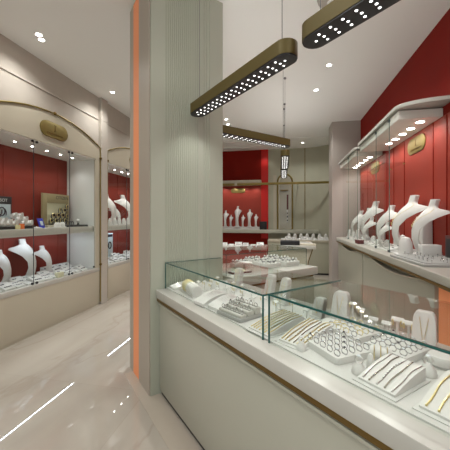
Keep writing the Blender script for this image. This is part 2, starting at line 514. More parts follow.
def necklace(bo, label, drop=.30, r=.006, mat='gold', pend=True):
    """chain that lies on a bust, given in the bust's frame and scaled with it"""
    s = bo.scale[0]
    t = thing('necklace', label, 'necklace', bo.location, bo.rotation_euler[2])
    t.scale = bo.scale
    pts = []
    for i in range(25):
        u = -1 + i / 12
        z = .865 - drop * (1 - abs(u) ** 1.6)
        uu = .85 * u if z > .8 else .62 * u
        p, th = bust_pt(max(z, .3), uu)
        pts.append(p + Vector((0, -.012, 0)))
    b = BM(); tube(b, pts, r * .55, 6); obj('chain', b, M[mat], t)
    if pend:
        p, th = bust_pt(.865 - drop - .03, 0); b = BM(); sphere(b, p + Vector((0, -.02, 0)), .02, 8, 6, (1, .6, 1.4)); obj('pendant', b, M['gemd' if mat != 'gold' else 'gold'], t)
    return t

# left cabinets, lower deck and upper shelf of the second
g = 'necklace busts in the nearer left cabinet'
put_bust(-3.64, 3.20, .665, .46, PI / 2, 'white necklace bust cut by left picture edge, lower deck of nearer left cabinet', g, .82)
bb = put_bust(-3.64, 3.57, .665, .58, PI / 2, 'tallest white necklace bust on lower deck of nearer left cabinet, dark pendant on chest', g, .82)
necklace(bb, 'thin necklace with dark pendant on the tallest bust in the nearer left cabinet', .22, .004, 'silver')
put_bust(-3.64, 3.90, .665, .45, PI / 2, 'smaller white necklace bust right of the tallest one, lower deck of nearer left cabinet', g, .82)
g = 'necklace busts in the farther left cabinet'
put_bust(-3.56, 5.50, 1.405, .66, PI / 2, 'tall white necklace bust at left on upper shelf of farther left cabinet', g)
put_bust(-3.56, 6.16, 1.405, .68, PI / 2, 'tall white necklace bust beside peach pillar edge, upper shelf of farther left cabinet', g)
put_bust(-3.62, 5.84, 1.405, .42, PI / 2, 'shorter white necklace bust between two tall ones, upper shelf of farther left cabinet', g)

# right counter display
ZR = 1.14
g = 'necklace busts on the right counter'
bA = put_bust(1.47, 3.95, ZR, .69, -PI / 2 - .02, 'tallest white necklace bust on right counter, just inside the glass edge', g, .8)
bB = put_bust(1.50, 3.50, ZR, .61, -PI / 2 - .02, 'nearest white necklace bust on right counter, behind the grey tray', g, .8)
put_bust(1.50, 4.74, ZR, .60, -PI / 2 - .02, 'third white necklace bust from the near end of right counter, behind glass', g, .8)
put_bust(1.48, 5.48, ZR, .70, -PI / 2 - .1, 'tall white necklace bust behind the far glass panes of right counter', g, .8)
put_bust(1.52, 5.97, ZR, .60, -PI / 2 - .1, 'white necklace bust just beyond the tall far one on right counter', g, .8)
put_bust(1.48, 6.35, ZR, .56, -PI / 2 - .1, 'farthest white necklace bust on right counter, next to the pilaster', g, .8)
put_bust(1.36, 4.36, ZR, .36, -PI / 2, 'low white necklace bust behind the nearest glass pane, right counter', g, .8)
put_bust(1.36, 5.12, ZR, .42, -PI / 2, 'low white necklace bust behind the second glass pane, right counter', g, .8)
necklace(bA, 'fine gold chain on the tallest bust of the right counter', .34, .005)
necklace(bB, 'fine gold necklace on the nearest bust of the right counter', .30, .005)
# back shelf busts
g = 'small busts on the red back niche'
for i, (x, h) in enumerate(((-1.80, .52), (-1.625, .38), (-1.416, .66), (-1.24, .38), (-1.03, .55), (-.83, .40))):
    put_bust(x, 9.08, 1.27, h, 0, ORD[i] + ' white bust from the left in the red niche on the back wall' + (', the tallest' if i == 2 else ''), g, .48)

# ------------------------------------------------------------------ front counter (local x along counter, y into the shop)
FC = thing('front_counter', 'long cream display counter in front with brass groove, glass cases standing on it', 'counter', (0, 0, 0), -PI / 4)
S0, S1 = -2.44, 0.06
b = BM(); box(b, S0, S1, .955, 1.66, .0, .05); obj('plinth', b, M['black'], FC, False)
b = BM(); box(b, S0, S1, .935, 1.66, .045, .83, .004); obj('front_panel', b, M['cream2'], FC)
b = BM(); box(b, S0, S1, .91, .96, .826, .855); obj('brass_groove', b, M['brassd'], FC, False)
b = BM(); box(b, S0, S1, .918, 1.66, .796, .812, .003); obj('panel_lip', b, M['cream2'], FC)
b = BM(); box(b, S0, S1, .90, 1.70, .855, .925, .005); obj('counter_top', b, M['stone'], FC)
b = BM(); box(b, S0, S1, 1.0, 1.56, .9245, .932); obj('display_deck', b, M['deck'], FC, False)

def glass_case(label, a, c, y0, y1, z0, z1, rotz, origin=(0, 0, 0), edge=.0065, ends=(True, True), joint=None):
    t = thing('glass_case', label, 'glass case', origin, rotz)
    th = .008
    b = BM(); box(b, a, c, y0, y0 + th, z0, z1 - th); obj('front_pane', b, M['glass'], t, False)
    b = BM(); box(b, a, c, y1 - th, y1, z0, z1 - th); obj('back_pane', b, M['glass'], t, False)
    b = BM(); box(b, a, c, y0, y1, z1 - th, z1); obj('top_pane', b, M['glass'], t, False)
    for k, x in enumerate((a, c - th)):
        if ends[k]:
            b = BM(); box(b, x, x + th, y0 + th, y1 - th, z0, z1 - th); obj('end_pane', b, M['glass'], t, False)
    e = edge
    def ed(x0, x1, ya, yb, za, zb):
        b = BM(); box(b, x0, x1, ya, yb, za, zb); obj('glass_edge', b, M['edge'], t, False)
    ed(a - .001, c + .001, y0 - .001, y0 + e, z1 - e, z1 + .001)
    for k, x in enumerate((a, c)):
        if ends[k]:
            ed(x - e / 2, x + e / 2, y0 + e, y1, z1 - e, z1 + .001)
            ed(x - e / 2, x + e / 2, y0 - .001, y0 + e, z0, z1 - e)
    return t
glass_case('long glass case on front counter, left one running to the fluted pillar', -2.435, -1.130, .985, 1.57, .9255, 1.155, -PI / 4, ends=(True, True))
glass_case('nearer glass case on front counter, cut by the right edge of the picture', -1.084, .04, .985, 1.57, .9255, 1.170, -PI / 4)

def W(s, t, z=.932): return ((s + t) / R2, (t - s) / R2, z)
RZ = -PI / 4

# ---- bracelet ramps
def ramp_z(k, h): return h * math.sin(min(1, k * 1.04) * PI / 2 * .98) ** .9 if k > 0 else 0.0
def make_ramp(w, d, h):
    t = thing('bracelet_ramp', 'ramp', 'jewellery stand')
    pts = []
    n = 14
    for i in range(n + 1):
        k = i / n
        pts.append((-d / 2 + d * k, .012 + (h - .012) * math.sin(k * PI / 2)))
    pts = [(-d / 2, 0.0)] + pts + [(d / 2, 0.0)]
    b = BM(); prism(b, pts, -w / 2, w / 2, 'x', .003); obj('pad', b, M['white'], t, angle=30)
    b = BM(); box(b, -w / 2 - .012, w / 2 + .012, -d / 2 - .018, d / 2 + .01, -.0001, .004, .001); obj('base_plate', b, M['deck'], t)
    return t
def bracelet_on(ramp_loc, rz, x, d, h, mat, label, group, r=.004, style=0):
    t = thing('bracelet', label, 'bracelet', ramp_loc, rz, group)
    pts = []
    n = 64
    for i in range(n + 1):
        k = .04 + .93 * i / n
        y = -d / 2 + d * k; z = .012 + (h - .012) * math.sin(k * PI / 2) + r
        pts.append((x + .0022 * math.sin(k * 9 + x * 90), y, z))
    rr = [r * (1.1 + (.5 if style else .3) * math.sin(i * (1.6 if style == 1 else 2.1))) for i in range(n + 1)]
    b = BM(); tube(b, pts, rr, 6); obj('chain', b, M[mat], t)
    if style == 2:
        b = BM()
        for k in range(12, 56, 5): gem(b, (pts[k][0], pts[k][1], pts[k][2] + r * .8), r * 1.35)
        obj('stones', b, M['gemd'], t, False)
    b = BM(); sphere(b, pts[0], r * 1.5, 8, 6); obj('clasp', b, M[mat], t)
    return t
for (s, t_, w, d, h, n, mats, rot, lab, ring) in (
        (-1.20, 1.15, .155, .28, .058, 7, ['gold', 'gold', 'gold', 'gold', 'gold', 'gold', 'gold'], .02, 'white bracelet ramp at the right end of left glass case', 'on the left case ramp'),
        (-1.01, 1.175, .14, .27, .055, 6, ['gold', 'gold', 'gold', 'steel', 'gold', 'gold'], .12, 'white bracelet ramp at the left end of nearer glass case', 'on the left ramp, nearer glass case'),
        (-.566, 1.14, .14, .21, .052, 5, ['silver', 'steel', 'silver', 'steel', 'silver'], -.05, 'white bracelet ramp with silver chains, front middle of nearer glass case', 'on the middle ramp, nearer glass case'),
        (-.345, 1.165, .18, .24, .056, 5, ['gold', 'gold', 'silver', 'gold', 'gold'], .0, 'white bracelet ramp cut by right picture edge, gold bracelets on it', 'on the ramp at the right picture edge')):
    rp = make_ramp(w, d, h); rp['label'] = lab; rp['group'] = 'bracelet ramps on the front counter'
    loc = W(s, t_); rp.location = loc; rp.rotation_euler = (0, 0, RZ + rot)
    for k in range(n):
        x = -w / 2 + w * (k + .5) / n
        m = mats[k]
        bracelet_on(loc, RZ + rot, x, d, h, {'gold': 'gold', 'silver': 'silver', 'steel': 'darkgold'}[m], {'gold': 'gold', 'silver': 'silver', 'steel': 'dull gold'}[m] + ' bracelet, ' + ORD[k] + ' from left, ' + ring,
                    'bracelets ' + ring, .0027 if m == 'gold' else .0023, (k % 3))

# ---- arched flat pads with fine chains
def make_arch_pad(w, d, h):
    t = thing('arched_pad', 'pad', 'jewellery stand')
    top, bot = [], []
    for i in range(15):
        k = i / 14; y = -d / 2 + d * k
        z = .008 + h * math.sin(k * PI * .62 + .12)
        top.append((y, z + .006)); bot.append((y, max(0, z - .012)))
    b = BM(); prism(b, top + [(d / 2, 0), (-d / 2, 0)], -w / 2, w / 2, 'x', .004); obj('pad', b, M['white'], t, angle=30)
    b = BM()
    for k in range(5):
        x = (k - 2) * w * .16
        tube(b, [(x, y * .86, z + .002) for y, z in top], .0018, 5)
    obj('fine_chains', b, M['silver'], t)
    return t
ap = Stamp(make_arch_pad(.125, .23, .05))
ap(W(-1.83, 1.10), RZ + .10, 'left of two white arched pads with fine silver chains, left glass case', 'arched chain pads')
ap(W(-1.675, 1.125), RZ + .10, 'right of two white arched pads with fine silver chains, beside grey ring block', 'arched chain pads')
fp = Stamp(make_arch_pad(.13, .20, .028))
fp(W(-2.345, 1.11), RZ - .05, 'low white pad with chains in the corner by the fluted pillar')

# ---- bracelet rolls
def make_roll(L, r, mat, chains, cm):
    t = thing('bracelet_roll', 'roll', 'jewellery stand')
    prof = [(0, -L / 2), (r * .85, -L / 2), (r, -L / 2 + .006), (r, L / 2 - .006), (r * .85, L / 2), (0, L / 2)]
    b = BM(); lathe(b, prof, 24)
    for v in b.verts: v.co = Vector((v.co.z, v.co.y, v.co.x + r))
    obj('roll', b, mat, t)
    b = BM(); box(b, -L / 2, L / 2, -r * .75, r * .75, 0, .008); obj('foot', b, M['white'], t, False)
    for k in range(chains):
        x = -L / 2 + L * (k + .7) / (chains + .4)
        b = BM(); tube(b, [(x, (r + .002) * math.cos(a), r + (r + .002) * math.sin(a)) for a in [2 * PI * i / 20 for i in range(20)]], .0022, 5, True)
        obj('chain', b, cm, t)
    return t
t = make_roll(.10, .047, M['yellowp'], 3, M['gold']); t['label'] = 'pale yellow bracelet roll near the pillar in the left glass case'; t.location = W(-2.20, 1.10); t.rotation_euler = (0, 0, RZ - .15)
t = make_roll(.15, .047, M['white'], 4, M['silver']); t['label'] = 'white bracelet roll with silver chains, right of the pale yellow roll'; t.location = W(-2.06, 1.075); t.rotation_euler = (0, 0, RZ - .15)
t = make_roll(.085, .028, M['white'], 3, M['gold']); t['label'] = 'small white roll of gold bangles between the ring trays of the nearer glass case'; t.location = W(-.675, 1.265); t.rotation_euler = (0, 0, RZ + .5)

# ---- rings
def make_ring(name, metal, stone):
    t = thing(name, 'ring', 'ring')
    R = .0135
    b = BM(); tube(b, [(R * math.cos(a), 0, R + .000 + R * math.sin(a)) for a in [2 * PI * i / 20 for i in range(20)]], .0021, 6, True)
    obj('band', b, M[metal], t)
    b = BM(); gem(b, (0, 0, 2 * R + .004), .0062); obj('stone', b, M[stone], t, False)
    return t
RG = [Stamp(make_ring('gem_ring', 'ringm', 'stonew')), Stamp(make_ring('gem_ring', 'gold', 'stonew')), Stamp(make_ring('gem_ring', 'ringm', 'gemd'))]
RN = ['silver ring with clear stone', 'gold ring with clear stone', 'silver ring with dark stone']
def ring_tray(label, s, t_, w, d, rot, rows, cols, kinds, where):
    loc = W(s, t_)
    t = thing('ring_tray', label, 'ring tray', loc, RZ + rot, 'white ring trays in the nearer glass case')
    b = BM(); prism(b, rrect(0, 0, w, d, .015), 0, .030, 'z', .005); obj('pad', b, M['white'], t)
    b = BM()
    for i in range(rows):
        y = -d / 2 + d * (i + .5) / rows
        for j in range(cols):
            x = -w / 2 + w * (j + .5) / cols
            box(b, x - .010, x + .010, y - .004, y + .004, .029, .0315)
    obj('slots', b, M['greyt'], t, False)
    c, sn = math.cos(RZ + rot), math.sin(RZ + rot)
    for i in range(rows):
        for j in range(cols):
            x = -w / 2 + w * (j + .5) / cols; y = -d / 2 + d * (i + .5) / rows
            k = kinds(i, j)
            RG[k]((loc[0] + c * x - sn * y, loc[1] + sn * x + c * y, loc[2] + .0285), RZ + rot + .35 + random.uniform(-.15, .15),
                  '%s, %s row from front, %s from left, %s' % (RN[k], ORD[i], ORD[j], where), 'rings on the ' + where)
ring_tray('white ring tray in the front of nearer glass case, full of rings', -.835, 1.185, .225, .205, -.22, 5, 5, lambda i, j: 0 if (i + j) % 5 else 2, 'front ring tray')
ring_tray('white ring tray at the back left of nearer glass case, gold rings on it', -.905, 1.425, .20, .20, -.16, 5, 4, lambda i, j: 1 if (j + i) % 3 else 0, 'back left ring tray')
ring_tray('white ring tray at the back right of nearer glass case', -.672, 1.41, .185, .20, -.08, 5, 4, lambda i, j: 0 if (i * 2 + j) % 4 else 2, 'back right ring tray')

# stepped grey-white ring block in the left case
loc = W(-1.485, 1.10); rt = RZ + .08
t = thing('ring_block', 'grey stepped ring block with dark slots in the left glass case', 'ring tray', loc, rt)
b = BM(); box(b, -.115, .115, -.095, .095, 0, .022, .004); obj('base', b, M['greyt'], t)
for i in range(3):
    b = BM(); y = -.06 + .06 * i
    box(b, -.108, .108, y - .024, y + .024, .022, .040 + .012 * i, .005); obj('step', b, M['stone'], t)
    b = BM(); box(b, -.10, .10, y - .003, y + .003, .040 + .012 * i, .0412 + .012 * i); obj('slot', b, M['black'], t, False)
    for j in range(5):
        x = -.088 + .044 * j; c, sn = math.cos(rt), math.sin(rt)
        RG[2 if (i + j) % 2 else 0]((loc[0] + c * x - sn * y, loc[1] + sn * x + c * y, loc[2] + .036 + .012 * i), rt + .1,
              '%s, %s step from front, %s from left, grey block' % (RN[2 if (i + j) % 2 else 0], ORD[i], ORD[j]), 'rings on the grey ring block')

# single ring stands
def make_ring_stand():
    t = thing('ring_stand', 'stand', 'ring stand')
    b = BM(); lathe(b, [(0, 0), (.024, 0), (.025, .004), (.022, .02), (.012, .032), (.009, .036), (0, .036)], 16); obj('cone', b, M['white'], t)
    b = BM(); tube(b, [(.0125 * math.cos(a), 0, .046 + .0125 * math.sin(a)) for a in [2 * PI * i / 18 for i in range(18)]], .0024, 6, True); obj('band', b, M['silver'], t)
    b = BM(); gem(b, (0, -.004, .062), .008); obj('stone', b, M['stonew'], t, False)
    return t
rs = Stamp(make_ring_stand())
rs(W(-.935, 1.055), RZ + .4, 'small white ring stand between the left ramp and the front ring tray', 'single ring stands')
rs(W(-.665, 1.085), RZ + .4, 'small white ring stand left of the silver bracelet ramp', 'single ring stands', (1.15, 1.15, 1.15))
rs(W(-.507, 1.30), RZ + .4, 'small white ring stand behind the silver bracelet ramp, near the round drum', 'single ring stands', (1.25, 1.25, 1.25))
t = thing('display_drum', 'round white display drum in the nearer glass case by the right picture edge', 'jewellery stand', W(-.507, 1.43))
b = BM(); lathe(b, [(0, 0), (.048, 0), (.05, .003), (.05, .040), (.046, .045), (0, .047)], 28); obj('drum', b, M['white'], t)
b = BM(); lathe(b, [(.0503, .004), (.0515, .006), (.0515, .010), (.0503, .012)], 28); obj('band', b, M['greyt'], t)
t = thing('display_cone', 'small white finger cone beside the silver bracelet ramp', 'jewellery stand', W(-.655, 1.15))
b = BM(); lathe(b, [(0, 0), (.017, 0), (.015, .03), (.009, .06), (0, .068)], 16); obj('cone', b, M['white'], t)
b = BM(); lathe(b, [(0, 0), (.022, 0), (.022, .004), (0, .004)], 16); obj('foot', b, M['white'], t)

# tall pendant stands at the back of the cases
def make_tall_stand():
    t = thing('pendant_stand', 'stand', 'pendant stand')
    w, h = .05, .185
    pr = [(-w, 0)] + [(-w * (1 - .12 * k), h * .82 * k) for k in (.5, 1)] + \
         [(-w * .88 + .022 - .022 * math.cos(a), h * .82 + .033 * math.sin(a)) for a in (.4, .9, 1.4)] + \
         [(w * .88 - .022 + .022 * math.cos(a), h * .82 + .033 * math.sin(a)) for a in (1.4, .9, .4)] + \
         [(w * (1 - .12 * k), h * .82 * k) for k in (1, .5)] + [(w, 0)]
    b = BM(); prism(b, pr, -.018, .022, 'y', .005)
    for v in b.verts: v.co.y += v.co.z * .22
    obj('panel', b, M['white'], t, angle=50)
    b = BM(); box(b, -.052, .052, -.03, .06, 0, .008, .003); obj('foot', b, M['white'], t)
    b = BM()
    tube(b, [(-.018, .012, .16), (-.008, -.003, .09), (0, -.012, .05), (.008, -.003, .09), (.018, .012, .16)], .0012, 5); obj('chain', b, M['gold'], t)
    b = BM(); sphere(b, (0, -.015, .046), .006, 8, 6); obj('pendant', b, M['gold'], t)
    return t
ts = Stamp(make_tall_stand())
g = 'tall pendant stands'
ts(W(-2.06, 1.49), RZ, 'tall white pendant stand farthest left, seen against the fluted pillar', g, (.95, .95, .95))
ts(W(-1.66, 1.50), RZ - .15, 'left one of the pair of tall white pendant stands in the left glass case', g, (.92, .92, 1.0))
ts(W(-1.505, 1.50), RZ - .15, 'right one of the pair of tall white pendant stands in the left glass case', g, (.92, .92, 1.0))
ts(W(-1.045, 1.50), RZ + .15, 'tall white pendant stand at the back left of the nearer glass case', g, (1, 1, .98))
ts(W(-.605, 1.505), RZ + .25, 'tall white pendant stand nearest the right picture edge, gold pendant on it', g, (1.0, 1, .97))
ts(W(-1.19, 1.49), RZ, 'tall white pendant stand at the back right of the left glass case, by the joint', g, (.8, .9, .62))

# earring stands
def make_earring_stand(h, gm):
    t = thing('earring_stand', 'stand', 'earring stand')
    b = BM(); prism(b, rrect(0, 0, .034, .03, .006), 0, .006, 'z', .0015); obj('foot', b, M['white'], t)
    b = BM(); box(b, -.004, .004, -.0015, .0015, .006, h, .0005); obj('stem', b, M['white'], t)
    b = BM(); box(b, -.021, .021, -.012, .010, h, h + .007, .002)
    for v in b.verts: v.co.z += v.co.y * .5
    obj('cap', b, M['white'], t)
    for s in (-1, 1):
        b = BM(); tube(b, [(s * .014 + .007 * math.cos(a) * .4, -.012, h - .009 + .009 * math.sin(a)) for a in [2 * PI * i / 14 for i in range(14)]], .0016, 5, True)
        sphere(b, (s * .014, -.013, h + .001), .0035, 8, 6)
        obj('earring', b, M[gm], t)
    return t
e1 = Stamp(make_earring_stand(.075, 'gold')); e2 = Stamp(make_earring_stand(.055, 'silver')); e3 = Stamp(make_earring_stand(.12, 'gold'))
rows = [(1.22, [-2.25, -2.15, -2.04, -1.94]), (1.31, [-2.18, -2.06, -1.94, -1.83, -1.72, -1.60, -1.49, -1.38]), (1.40, [-2.22, -2.10, -1.98, -1.85, -1.74, -1.42, -1.31, -1.20])]
for i, (tt, ss) in enumerate(rows):
    for k, s in enumerate(ss):
        (e1 if (i + k) % 3 else e2)(W(s + random.uniform(-.01, .01), tt), RZ + random.uniform(-.2, .2),
            'white capped earring stand, %s row from front, %s from left, left glass case' % (ORD[i], ORD[k]), 'earring stands in the left glass case')
for k, (s, tt, st, sc) in enumerate(((-.985, 1.545, e3, 1.0), (-.93, 1.54, e3, .86), (-.865, 1.545, e2, 1.2), (-.79, 1.54, e2, 1.2), (-.735, 1.535, e1, 1.35), (-.685, 1.54, e1, 1.3))):
    st(W(s, tt), RZ + .2, ORD[k] + ' earring stand from the left along the back of the nearer glass case', 'earring stands at the back of the nearer glass case', (sc, .8, sc))
# ---- white folded card pad behind the left ramp of the near case
t = thing('chain_pad', 'flat white pad with thin chain behind the left bracelet ramp, nearer glass case', 'jewellery stand', W(-1.03, 1.405), RZ + .1)
b = BM(); box(b, -.06, .06, -.05, .05, 0, .014, .004)
for v in b.verts: v.co.z += max(0, v.co.y + .05) * .2 * (1 if v.co.z > .007 else 0)
obj('pad', b, M['white'], t)
b = BM(); tube(b, [(-.035, -.03, .02), (-.01, .0, .027), (.02, .02, .03), (.04, .03, .034)], .002, 5); obj('chain', b, M['gold'], t)

# ------------------------------------------------------------------ second counter (perpendicular, under the far long pendant): local x = t-direction
SC = thing('staff_counter', 'cream counter behind the front glass cases, glass case with white ring blocks on it', 'counter', (0, 0, 0), PI / 4)
# frame: x along (1,1)/sqrt2, y along (-1,1)/sqrt2
b = BM(); box(b, 1.73, 3.0, 2.50, 3.28, 0, .05); obj('plinth', b, M['black'], SC, False)
b = BM(); box(b, 1.73, 3.03, 2.47, 3.30, .05, .80, .004); obj('body', b, M['cream2'], SC)
b = BM(); box(b, 1.73, 3.0, 2.462, 2.47, .806, .83); obj('brass_groove', b, M['brassd'], SC, False)
b = BM(); box(b, 1.73, 3.06, 2.44, 3.33, .83, .925, .006); obj('counter_top', b, M['stone'], SC)
glass_case('low glass case on the counter behind, full of white ring blocks', 1.75, 3.03, 2.60, 3.26, .9255, 1.15, PI / 4, edge=.004)
def V(t_, s, z=.926): return ((t_ - s) / R2, (t_ + s) / R2, z)
def make_peg_block(w, d, h, n):
    t = thing('ring_block', 'block', 'ring tray')
    b = BM(); box(b, -w / 2, w / 2, -d / 2, d / 2, 0, h, .004); obj('block', b, M['white'], t)
    b = BM()
    for k in range(n):
        x = -w / 2 + w * (k + .5) / n
        for y in (-d * .22, d * .22):
            lathe(b, [(.017, 0), (.012, .035), (0, .042)], 8, (x, y, h))
    obj('pegs', b, M['white'], t)
    b = BM()
    for k in range(n):
        x = -w / 2 + w * (k + .5) / n
        for y in (-d * .22, d * .22):
            if (k * 7 + (y > 0)) % 3: tube(b, [(x + .016 * math.cos(a), y + .016 * math.sin(a), h + .02) for a in [2 * PI * i / 10 for i in range(10)]], .005, 5, True)
    obj('rings', b, M['steel'], t)
    return t
pb = Stamp(make_peg_block(.25, .12, .06, 4))
g = 'ring blocks on the counter behind'
for k, (tt, s, lab) in enumerate(((2.82, 2.70, 'white ring block at the near right end of the low glass case behind'),
                                  (2.50, 2.72, 'white ring block in the middle front of the low glass case behind'),
                                  (2.85, 2.88, 'white ring block second row right in the low glass case behind'),
                                  (2.53, 2.90, 'white ring block second row middle in the low glass case behind'),
                                  (2.20, 2.95, 'white ring block second row left in the low glass case behind'),
                                  (2.84, 3.08, 'white ring block back row right in the low glass case behind'),
                                  (2.52, 3.10, 'white ring block back row middle in the low glass case behind'))):
    pb(V(tt, s), PI / 4, lab, g)
t = thing('oval_stand', 'white oval stand at the left of the low glass case behind', 'jewellery stand', V(2.12, 2.76))
b = BM(); lathe(b, [(0, 0), (.05, 0), (.02, .02), (.015, .07), (.09, .085), (.09, .095), (0, .1)], 20); obj('top', b, M['white'], t)
t = thing('leather_tray', 'brown leather tray lying at the left front of the counter behind', 'tray', V(1.98, 2.66, .926), PI / 4 - .1)
b = BM(); box(b, -.13, .13, -.05, .05, 0, .012, .003); obj('tray', b, M['darkred'], t)
b = BM(); box(b, -.12, .12, -.04, .04, .012, .02, .003); obj('pad', b, M['white'], t)

# ------------------------------------------------------------------ third counter under the two aligned pendants
TC = thing('island_counter', 'cream island counter at centre back with flared side, black case on top', 'counter', (0, 0, 0))
b = BM(); prism(b, [(-.02, .0), (.34, 0), (.36, .35), (.42, .8), (.49, 1.02), (-.02, 1.02)], 5.15, 6.0, 'y', .004); obj('body', b, M['cream'], TC, angle=50)
b = BM(); prism(b, rrect(.25, 5.57, .60, .94, .03), 1.02, 1.075, 'z', .006); obj('counter_top', b, M['stone'], TC)
b = BM(); tube(b, [(.342, 5.14, .05), (.362, 5.14, .35), (.425, 5.14, .8), (.495, 5.14, 1.015)], .008, 6); obj('brass_edge', b, M['brassd'], TC)
t = thing('black_case', 'flat black case on the near end of the island counter at centre back', 'case', (.12, 5.25, 1.075))
b = BM(); box(b, -.165, .165, -.08, .08, 0, .072, .004); obj('box', b, M['black'], t)
b = BM(); box(b, -.158, .158, -.074, .074, .072, .078, .002); obj('lid', b, M['lampd'], t)
tag(obj('cream_folder', prism(BM(), rrect(.42, 5.24, .27, .16, .01), 1.0751, 1.10, 'z', .004), M['cream']), 'cream folder beside the black case on the island counter', 'folder')

# ------------------------------------------------------------------ back counters
CL = thing('back_counter', 'low counter at back left with red reflection painted on its front and a row of white pads', 'counter', (0, 0, 0))
b = BM(); box(b, -2.6, -.36, 6.25, 6.75, .0, .86, .003); obj('front_panel', b, M['redrefl'], CL)  # red reflection painted as the colour of the front
b = BM(); box(b, -2.62, -.34, 6.2, 6.8, .86, .93, .005); obj('counter_top', b, M['stone'], CL)
CR = thing('back_counter', 'long beige counter along the right half of the back wall with jewellery row', 'counter', (0, 0, 0))
b = BM(); box(b, -.40, 1.43, 8.25, 8.75, 0, .05); obj('plinth', b, M['black'], CR, False)
b = BM(); box(b, -.42, 1.45, 8.22, 8.75, .05, .88, .004); obj('front_panel', b, M['sage'], CR)
b = BM(); box(b, -.42, 1.46, 8.2, 8.76, .88, .935, .005); obj('counter_top', b, M['cream'], CR)
b = BM(); box(b, -2.6, 1.05, 9.0, 9.27, 1.08, 1.19, .005)
tag(obj('wall_ledge', b, M['cream2']), 'pale ledge running along the back wall below red niche and arched mirror', 'shelf')
b = BM(); prism(b, rrect(-1.32, 9.13, 1.2, .22, .02), 1.1901, 1.27, 'z', .005); tag(obj('display_plinth', b, M['white']), 'white plinth under the row of small busts in the red niche', 'plinth')
t = thing('black_box', 'black box at the right end of the ledge in the red niche', 'box', (-.605, 9.13, 1.19))
b = BM(); box(b, -.105, .105, -.09, .09, 0, .22, .004); obj('box', b, M['black'], t)
b = BM(); box(b, -.11, .11, -.095, .095, .22, .25, .004); obj('lid', b, M['black'], t)

def make_jewel_pad(w, d, h, tilt, pieces, mat):
    t = thing('jewellery_pad', 'pad', 'jewellery pad')
    b = BM(); box(b, -w / 2, w / 2, -d / 2, d / 2, 0, .014, .004)
    for v in b.verts:
        v.co.z += (v.co.y + d / 2) / d * tilt * (1 if v.co.z > .007 else 0)
    obj('pad', b, M['white'], t)
    rnd = random.Random(pieces * 13 + int(w * 1000)); first = True
    for k in range(pieces):
        x = (-.36 + .72 * (k + .5) / pieces) * w; 
        for q in (-.22, .18):
            y = q * d; z = .014 + (y + d / 2) / d * tilt
            if rnd.random() < .85 or first:
                first = False
                b = BM(); tube(b, [(x + w * .05 * math.cos(a), y + w * .05 * math.sin(a), z + .004) for a in [2 * PI * i / 8 for i in range(8)]], w * .03, 5, True)
                obj('jewel', b, M[mat], t)
    b = BM(); box(b, -w / 2 - .004, w / 2 + .004, d / 2 - .01, d / 2 + .006, 0, .018 + tilt, .003); obj('back_stop', b, M['white'], t)
    return t
jp = [Stamp(make_jewel_pad(.12, .15, .02, .045, 3, 'steel')), Stamp(make_jewel_pad(.10, .13, .02, .02, 2, 'silver')), Stamp(make_jewel_pad(.15, .14, .02, .06, 4, 'steel'))]
# a small domed stand used on the counters
def make_dome(h, r):
    t = thing('display_dome', 'dome', 'jewellery stand')
    b = BM(); lathe(b, [(0, 0), (r, 0), (r, h * .35), (r * .93, h * .7), (r * .6, h * .93), (0, h)], 18)
    for v in b.verts: v.co.y *= .7
    obj('dome', b, M['white'], t)
    b = BM(); lathe(b, [(0, 0), (r * 1.15, 0), (r * 1.15, .012), (0, .012)], 18); obj('foot', b, M['white'], t)
    return t
dm = Stamp(make_dome(.21, .10)); dms = Stamp(make_dome(.09, .05))

for k in range(12):
    jp[k % 3]((-2.25 + .16 * k, 6.35, .93), random.uniform(-.1, .1), 'white jewellery pad, %s from the left on the back left counter' % ORD[k], 'pads on the back left counter', (1, .9, 1.1))
for k in range(10):
    jp[(k + 1) % 3]((.0 + .145 * k, 8.36, .935), random.uniform(-.15, .15), 'white jewellery pad, %s from the left on the beige back counter' % ORD[k], 'pads on the beige back counter', (1, 1, 1.2))
for k in range(8):
    dms((.17 + .17 * k, 8.62, .935), 0, 'small white dome, %s from the left behind the pads on the beige back counter' % ORD[k], 'domes on the beige back counter', (1, 1, 1.9))

# niche canopy, rail, badge, arched mirror on the back wall
b = BM(); box(b, -2.6, -.66, 8.9, 9.27, 2.62, 2.72, .006); box(b, -2.6, -.70, 8.94, 9.27, 2.58, 2.62, .004)
tag(obj('niche_canopy', b, M['cream']), 'cream canopy board across the red niche on the back wall', 'canopy')
t = thing('brass_rail', 'long brass rail across the back wall at canopy height', 'rail', (0, 0, 0))
b = BM(); box(b, -2.6, 1.39, 8.86, 8.885, 2.555, 2.625, .003); obj('rail', b, M['brass'], t)
b = BM(); box(b, 1.37, 1.40, 8.852, 8.893, 2.54, 2.64, .003); obj('end_cap', b, M['brassd'], t)
b = BM(); box(b, -1.47, -1.39, 8.85, 8.86, 2.54, 2.64, .002); obj('centre_plate', b, M['cream'], t)
for x in (-2.0, 0.45):
    b = BM(); box(b, x - .01, x + .01, 8.885, 8.9 if x < 0 else 9.3, 2.58, 2.6); obj('bracket', b, M['brassd'], t)
pill_badge('wall_badge', 'pill-shaped brass badge in the red niche on the back wall', (-1.42, 9.27, 2.43), 0, .47, .15)
t = thing('arched_mirror', 'tall arched mirror with brass frame on the back wall', 'mirror', (.06, 9.3, 1.2))
def archpath(w, h, y, n=14):
    return [(-w, y, 0)] + [(-w * math.cos(PI * i / n), y, h - w + w * math.sin(PI * i / n)) for i in range(n + 1)] + [(w, y, 0)]
b = BM(); tube(b, archpath(.225, 1.72, -.03), .024, 8); obj('frame', b, M['brass'], t)
b = BM(); prism(b, [(x, z) for x, y, z in archpath(.205, 1.70, 0)], -.02, -.002, 'y'); obj('mirror_plate', b, M['cream'], t, False)
